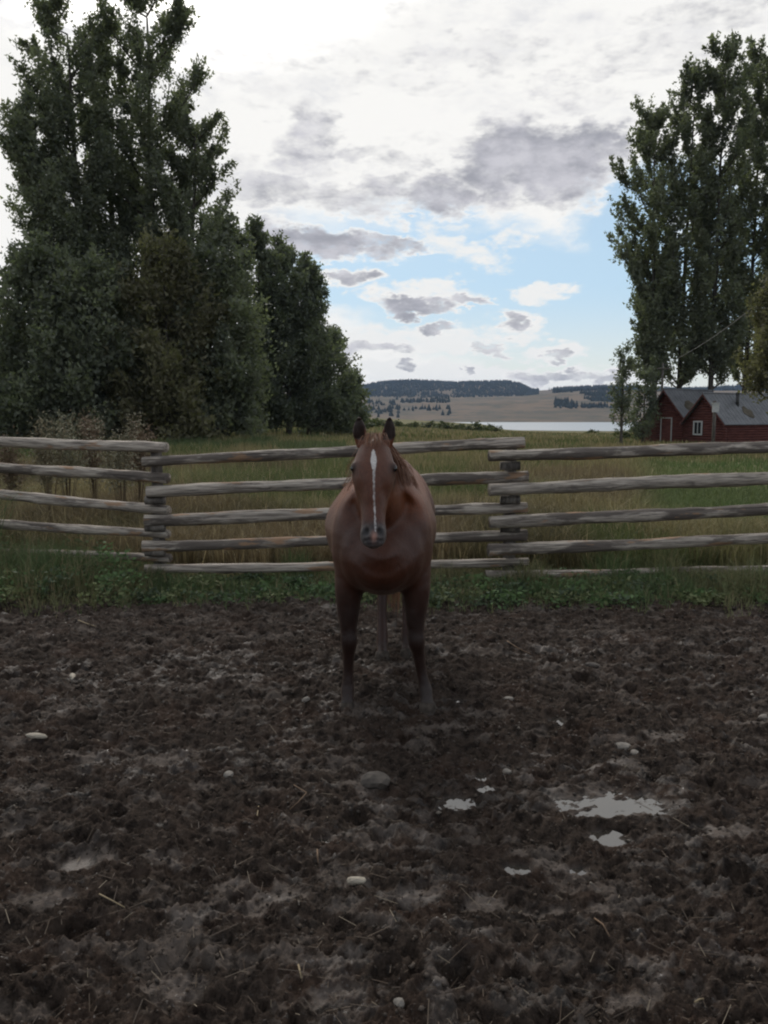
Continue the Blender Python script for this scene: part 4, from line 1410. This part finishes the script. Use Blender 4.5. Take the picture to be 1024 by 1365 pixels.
def cabin(name, px_, Y, alpha, W, Ln, eave_py, peak_z, label, windows, door, pipe=False, patch=None):
    """near corner of the gable wall at pixel px_; local x runs along the ridge, local y across the gable"""
    c = at(px_, eave_py, Y); gz = float(terrain_z(c.x, Y)) - .15
    root = empty(name, (c.x, Y, gz), alpha)
    tag(root, label, 'cabin', 'red cabins with grey metal roofs')
    hw = c.z - gz; hp = peak_z - gz
    # walls: log courses with depth (joined) on a solid core
    core = MB()
    core.prism([(0.05, .05, 0), (0.05, W - .05, 0), (0.05, W - .05, hw), (0.05, W / 2, hp - .08), (0.05, .05, hw)], (Ln - .1, 0, 0))
    core.build('wall', M_RED, root)
    lg = MB(); k = 0; z = .12
    while z < hw - .05:
        lg.tube([(-.10, .04, z), (Ln + .1, .04, z)], .105, 8)
        z += .22
    z = .12
    while z < hp - .15:
        y0 = 0.0 if z < hw else (z - hw) / (hp - hw) * W / 2
        if W - 2 * y0 > .4: lg.tube([(.03, y0 - (.1 if z < hw else -.08), z), (.03, W - y0 + (.1 if z < hw else -.08), z)], .10, 8)
        z += .22
    tag(lg.build('log_courses', M_RED, root, True), kind='stuff')
    # roof planes with ribs
    rise = hp - hw; sl = math.hypot(W / 2, rise); ov = .35
    ny, nz_ = -rise / sl, (W / 2) / sl
    for s_ in (0, 1):
        f = (lambda y: y) if s_ == 0 else (lambda y: W - y)
        e0 = -ov * (W / 2) / sl; ez = hw - ov * rise / sl
        r_ = MB()
        th = .06
        p = [(-ov, f(e0), ez + .10), (-ov, f(W / 2), hp + .10), (-ov, f(W / 2), hp + .10 + th), (-ov, f(e0), ez + .10 + th)]
        r_.prism(p, (Ln + 2 * ov, 0, 0))
        x = -ov + .05
        while x < Ln + ov:
            r_.prism([(x, f(e0), ez + .16), (x, f(W / 2), hp + .16), (x, f(W / 2), hp + .185), (x, f(e0), ez + .185)], (.05, 0, 0))
            x += .45
        r_.build('roof', M_ROOF, root)
    cp = MB(); cp.tube([(-ov - .02, W / 2, hp + .17), (Ln + ov + .02, W / 2, hp + .17)], .09, 6); cp.build('ridge_cap', M_ROOF, root)
    # barge boards
    for s_ in (0, 1):
        f = (lambda y: y) if s_ == 0 else (lambda y: W - y)
        e0 = -ov * (W / 2) / sl; ez = hw - ov * rise / sl
        bb = MB(); bb.prism([(-ov - .04, f(e0), ez - .06), (-ov - .04, f(W / 2), hp - .06), (-ov - .04, f(W / 2), hp + .095), (-ov - .04, f(e0), ez + .095)], (.035, 0, 0))
        bb.build('barge_board', M_RED, root)
    for (kind, a0, z0, ww, hh) in windows:
        fr = MB()
        fw = .14
        if kind == 'gable':
            for (y, z, sy, sz) in ((a0, z0 - hh / 2 - fw / 2, ww + 2 * fw, fw), (a0, z0 + hh / 2 + fw / 2, ww + 2 * fw, fw), (a0 - ww / 2 - fw / 2, z0, fw, hh), (a0 + ww / 2 + fw / 2, z0, fw, hh), (a0, z0, .06, hh)):
                fr.box((-.11, y, z), (.08, sy, sz))
            fo = fr.build('window', M_WHITE, root)
            g = MB(); g.box((-.09, a0, z0), (.03, ww, hh)); g.build('pane', M_GLASS, fo)
        else:
            for (x, z, sx, sz) in ((a0, z0 - hh / 2 - fw / 2, ww + 2 * fw, fw), (a0, z0 + hh / 2 + fw / 2, ww + 2 * fw, fw), (a0 - ww / 2 - fw / 2, z0, fw, hh), (a0 + ww / 2 + fw / 2, z0, fw, hh)):
                fr.box((x, -.11, z), (sx, .08, sz))
            fo = fr.build('window', M_WHITE, root)
            g = MB(); g.box((a0, -.09, z0), (ww, .03, hh)); g.build('pane', M_GLASS, fo)
    if door:
        a0, dw, dh = door
        d = MB(); d.box((-.10, a0, dh / 2), (.06, dw, dh)); do = d.build('door', M_RED, root)
        fr = MB()
        fr.box((-.13, a0 - dw / 2 - .05, dh / 2), (.08, .10, dh)); fr.box((-.13, a0 + dw / 2 + .05, dh / 2), (.08, .10, dh)); fr.box((-.13, a0, dh + .05), (.08, dw + .2, .10))
        fr.build('door_frame', M_WHITE if name == 'cabin' else M_RED, do)
        hd = MB(); hd.box((-.15, a0 + dw * .35, 1.0), (.05, .05, .14)); hd.build('handle', M_PIPE, do)
    if pipe:
        x, ty = pipe
        zz = hw + rise * ty * 2 / W
        pp = MB(); pp.tube([(x, ty, zz - .1), (x, ty, zz + 1.15)], .15, 10); pp.build('stove_pipe', M_PIPE, root, True)
        pc = MB(); pc.tube([(x, ty, zz + 1.15), (x, ty, zz + 1.30)], [.24, .10], 10); pc.build('pipe_cap', M_PIPE, root, True)
    if patch:
        x0, x1, y0, y1 = patch
        zf = lambda y: hw + rise * y * 2 / W + .195
        q = MB(); r5 = random.Random(2)
        pts = []
        for i in range(18):
            a = 2 * PI * i / 18; k = r5.uniform(.7, 1.1)
            xx = (x0 + x1) / 2 + (x1 - x0) / 2 * k * math.cos(a); yy = (y0 + y1) / 2 + (y1 - y0) / 2 * k * math.sin(a)
            pts.append((xx, yy, zf(yy)))
        q.prism(pts, (0, 0, .02)); q.build('moss_patch', M_RUST, root)
    return root


cabin('cabin', 917, 76, R(32), 5.2, 6.5, 562, 4.15, 'left red log cabin with its gable end towards the lake', [], (2.3, 1.1, 2.6), patch=(.8, 3.0, .5, 1.6))
cabin('cabin', 967, 71.5, R(27), 4.6, 15.0, 564, 3.65, 'long red log cabin with a white framed window and black stove pipe', [('gable', 2.9, 1.7, .75, 1.0)], None, pipe=(3.0, 1.35), patch=(3.0, 4.2, .2, 1.2))

# post with a white box in front of the long cabin
p0 = at(952, 556, 69); gz = float(terrain_z(p0.x, 69)) - .2
mp = empty('meter_post', (p0.x, 69, gz)); tag(mp, 'grey wooden post with a white box in front of the long cabin gable', 'post')
zt = at(952, 534, 69).z - gz
b = MB(); b.tube([(0, 0, 0), (.02, 0, zt * .5), (0, 0, zt)], [.17, .15, .14], 8); b.build('pole', M_POST, mp, True)
b = MB(); b.box((0, -.24, zt - .62), (.5, .24, .7)); b.box((0, -.26, zt - .22), (.6, .32, .07)); b.build('box', M_WHITE, mp)

# utility poles and overhead wire
def pole(px_, Y, top, label, arm=True):
    a = at(px_, top, Y); gz = float(terrain_z(a.x, Y)) - .2
    r0 = empty('utility_pole', (a.x, Y, gz)); tag(r0, label, 'utility pole')
    h = a.z - gz
    b = MB(); b.tube([(0, 0, 0), (0, 0, h * .5), (0, 0, h)], [.15, .13, .10], 10); b.build('pole', M_POST, r0, True)
    if arm:
        c = MB(); c.box((0, -.13, h - .5), (1.2, .1, .12)); c.build('crossarm', M_POST, r0)
        i_ = MB(); i_.tube([(0, -.13, h - .44), (0, -.13, h - .30)], [.05, .03], 8); i_.build('insulator', M_WHITE, r0)
    return a


a1 = pole(884, 80, 484, 'grey utility pole half hidden by trees behind the left cabin')
a2v = at(1110, 318, 42)
pole(1110, 42, 312, 'utility pole beyond the right photo edge')
b = MB()
pts = []
for t_ in np.linspace(0, 1, 24):
    q = a1.lerp(a2v, t_); q.z -= .7 * math.sin(PI * t_) + .25 * (1 - t_)
    pts.append(q)
b.tube(pts, .022, 6)
tag(b.build('overhead_wire', simple('wire', (.24, .23, .22), .5, .4, .1, 3), None, True), 'pale overhead wire slanting up to the right in front of the poplars', 'wire')

# ------------------------------------------------------------------ litter on the mud
def rock(name, p, sx, sy, sz, rot, material, seed, tint=None):
    r6 = random.Random(seed)
    bm = bmesh.new()
    bmesh.ops.create_icosphere(bm, subdivisions=2, radius=1.0)
    for v in bm.verts:
        k = 1 + .16 * math.sin(v.co.x * 3.1 + seed) * math.cos(v.co.y * 2.7 + seed * 2) + r6.uniform(-.07, .07)
        v.co = Vector((v.co.x * sx * k, v.co.y * sy * k, v.co.z * sz * k))
    me = bpy.data.meshes.new(name); bm.to_mesh(me); bm.free()
    me.materials.append(material)
    o = link(name, me)
    o.location = p; o.rotation_euler = (r6.uniform(-.2, .2), r6.uniform(-.2, .2), rot)
    return o


M_STONE = simple('pale_stone', (.135, .118, .10), .7, .4, .25, 25, .3)
M_STONE_D = simple('brown_stone', (.055, .045, .037), .75, .35, .3, 20, .3)
M_CHIP = simple('pale_wood_chip', (.27, .235, .185), .7, .3, .2, 40, .3)
M_TWIG = simple('twig_wood', (.12, .075, .045), .75, .3, .3, 30, .3)
M_STRAW = simple('straw', (.19, .145, .085), .7, .3, .2, 30)


def gp(px_, py_, up_=0.0):
    p = ground_at(px_, py_, 0)
    p.z = float(mud_z(p.x, p.y)) + up_
    return p


for i, (px_, py_, w_, h_, rot, mt, lb) in enumerate([
        (829, 995, .052, .03, .3, M_STONE, 'pale flat stone right of the horse, larger of a pair'),
        (846, 1004, .026, .018, .9, M_STONE, 'small pale stone beside the larger pale one'),
        (475, 1189, .042, .013, -.2, M_CHIP, 'bright cream wood chip in the middle foreground'),
        (49, 989, .055, .014, .15, M_CHIP, 'long pale wood chip near the left edge'),
        (97, 905, .02, .045, .3, M_CHIP, 'small upright pale chip in the left yard'),
        (305, 1048, .022, .016, .2, M_STONE, 'small pinkish pebble left of the curved twig'),
        (500, 1046, .075, .05, .1, M_STONE_D, 'flat brown stone in front of the horse'),
        (105, 884, .018, .014, .2, M_STONE, 'tiny bright pebble at the upper left of the yard'),
        (408, 946, .030, .014, .8, M_STONE, 'pale flake left of the front hoof'),
        (1019, 950, .03, .025, .2, M_STONE, 'pale stone at the right photo edge'),
        (532, 1356, .016, .012, .2, M_STONE, 'whitish pebble at the bottom edge'),
        (678, 934, .03, .02, .2, M_STONE, 'small grey pebble right of the right hoof'),
        (676, 1028, .022, .016, .2, M_STONE, 'grey pebble above the two small puddles'),
        (790, 888, .055, .03, .1, M_STONE_D, 'dull stone far right near the grass verge')]):
    o = rock('wood_chip' if mt is M_CHIP else 'stone', gp(px_, py_, .012), w_, h_ + .006, .014 if mt is M_CHIP else min(w_, h_) * .6 + .006, rot, mt, i + 3)
    tag(o, lb, 'wood chip' if mt is M_CHIP else 'stone')

for i, (pts_, rad, mt, lb) in enumerate([
        ([(385, 1040), (393, 1056), (409, 1066), (398, 1078), (386, 1083)], .0035, M_TWIG, 'curved brown twig left of the brown stone'),
        ([(345, 1077), (343, 1092), (344, 1101)], .0028, M_STRAW, 'short upright straw stalk left of the curved twig'),
        ([(133, 1206), (150, 1214), (167, 1224)], .0028, M_STRAW, 'thin stalk in the left foreground'),
        ([(792, 1240), (803, 1250), (812, 1262)], .0035, M_TWIG, 'brown twig in the right foreground'),
        ([(398, 1302), (402, 1317)], .0032, M_STRAW, 'short straw piece at the bottom centre'),
        ([(926, 1352), (932, 1342), (938, 1334)], .0032, M_STRAW, 'short straw piece at the bottom right'),
        ([(105, 835), (116, 840), (128, 843)], .0045, M_STRAW, 'pale stalk lying near the left verge'),
        ([(676, 863), (690, 868), (708, 872)], .0045, M_TWIG, 'dull twig right of the horse near the verge'),
        ([(423, 1141), (424, 1153)], .0035, M_TWIG, 'short reddish twig below the tiny puddle')]):
    b = MB(); P_ = []
    for (a_, c_) in pts_: P_.append(gp(a_, c_, .018))
    org = P_[0].copy()
    b.tube([p - org for p in P_], [rad * (1 - .12 * k) for k in range(len(P_))], 5)
    tag(b.build('twig' if mt is M_TWIG else 'straw_stalk', mt, None, True, loc=org), lb, 'twig' if mt is M_TWIG else 'straw')

# crumbs of soil and dung: small irregular tetra/octa lumps
def crumbs(n_, seed):
    r_ = np.random.default_rng(seed)
    Y = 1.7 + 6.2 * r_.random(n_) ** 1.15
    X = (r_.random(n_) * 2 - 1) * (.44 * Y + .9)
    keep = np.ones(n_, bool)
    for (c, rx, ry) in PUD_W: keep &= np.hypot((X - c.x) / rx, (Y - c.y) / ry) > 1.05
    dens = fbm(X * 2.2, Y * 2.6, 3, 99); keep &= r_.random(n_) < sstep(.3, .6, dens) + .25
    X, Y = X[keep], Y[keep]; n_ = len(X)
    s_ = (.0025 + .0075 * r_.random(n_) ** 3) * (1 + .10 * Y)
    base = np.array([[1, 0, 0], [-1, 0, 0], [0, 1, 0], [0, -1, 0], [0, 0, 1], [0, 0, -1]], float)
    v = base[None] * s_[:, None, None] * (.55 + .9 * r_.random((n_, 6, 1)))
    a = r_.random(n_) * 6.28
    vx = v[..., 0] * np.cos(a)[:, None] - v[..., 1] * np.sin(a)[:, None]; vy = v[..., 0] * np.sin(a)[:, None] + v[..., 1] * np.cos(a)[:, None]
    v = np.stack([vx + X[:, None], vy + Y[:, None], v[..., 2] * .8 + (mud_z(X, Y) + s_ * .3)[:, None]], -1).reshape(-1, 3)
    tri = np.array([[0, 2, 4], [2, 1, 4], [1, 3, 4], [3, 0, 4], [2, 0, 5], [1, 2, 5], [3, 1, 5], [0, 3, 5]])
    f = (np.arange(n_)[:, None, None] * 6 + tri[None]).reshape(-1, 3)
    me = mesh_np('soil_crumbs', v, f, M_LITTER)
    pal = np.array([[.030, .023, .018], [.042, .032, .025], [.056, .041, .030], [.075, .058, .046], [.13, .11, .09]])
    pk = r_.choice(5, n_, p=[.3, .34, .22, .11, .03])
    vcol(me, 'tint', np.repeat(pal[pk] * (.8 + .4 * r_.random((n_, 1))), 6, 0))
    tag(link('soil_crumbs', me), 'loose crumbs of dark soil and dung over the mud', kind='stuff')
    # straw and hay bits
    n_ = 3800
    Y = 1.7 + 6.0 * r_.random(n_) ** 1.1
    X = (r_.random(n_) * 2 - 1) * (.44 * Y + .9)
    L_ = (.008 + .05 * r_.random(n_) ** 3.5); a = r_.random(n_) * 6.28; wd = .0008 + .0008 * r_.random(n_)
    dx, dy = np.cos(a) * L_, np.sin(a) * L_
    nx, ny = -np.sin(a) * wd, np.cos(a) * wd
    z0 = np.maximum(mud_z(X - dx, Y - dy), mud_z(X, Y)) + .004; z1 = np.maximum(mud_z(X + dx, Y + dy), mud_z(X, Y)) + .006
    v = np.stack([np.stack([X - dx - nx, Y - dy - ny, z0], -1), np.stack([X - dx + nx, Y - dy + ny, z0], -1),
                  np.stack([X + dx + nx, Y + dy + ny, z1], -1), np.stack([X + dx - nx, Y + dy - ny, z1], -1)], 1).reshape(-1, 3)
    me = mesh_np('hay_bits', v, np.arange(n_ * 4).reshape(-1, 4), M_LITTER)
    pal = np.array([[.065, .047, .032], [.045, .030, .020], [.13, .105, .075], [.035, .025, .018]])
    pk = r_.choice(4, n_, p=[.35, .3, .1, .25])
    vcol(me, 'tint', np.repeat(pal[pk] * (.7 + .5 * r_.random((n_, 1))), 4, 0))
    tag(link('hay_bits', me), 'short bits of hay and straw trodden into the mud', kind='stuff')


crumbs(15000, 5)

# ------------------------------------------------------------------ haze: one closed box of even thin air
HAZE = True
if HAZE:
    b = MB()
    x0, x1, y0_, y1_, z0, z1 = -6500, 6500, -3100, 6600, -24, 260
    b.box(((x0 + x1) / 2, (y0_ + y1_) / 2, (z0 + z1) / 2), (x1 - x0, y1_ - y0_, z1 - z0))
    m, n, o_ = mat('haze_air')
    pv = n.node('ShaderNodeVolumePrincipled')
    pv.inputs['Color'].default_value = (.50, .68, 1.0, 1)
    pv.inputs['Density'].default_value = .000042
    n.l.new(pv.outputs[0], o_.inputs['Volume'])
    tag(b.build('haze', m), 'thin pale haze in the air over the valley', kind='stuff')
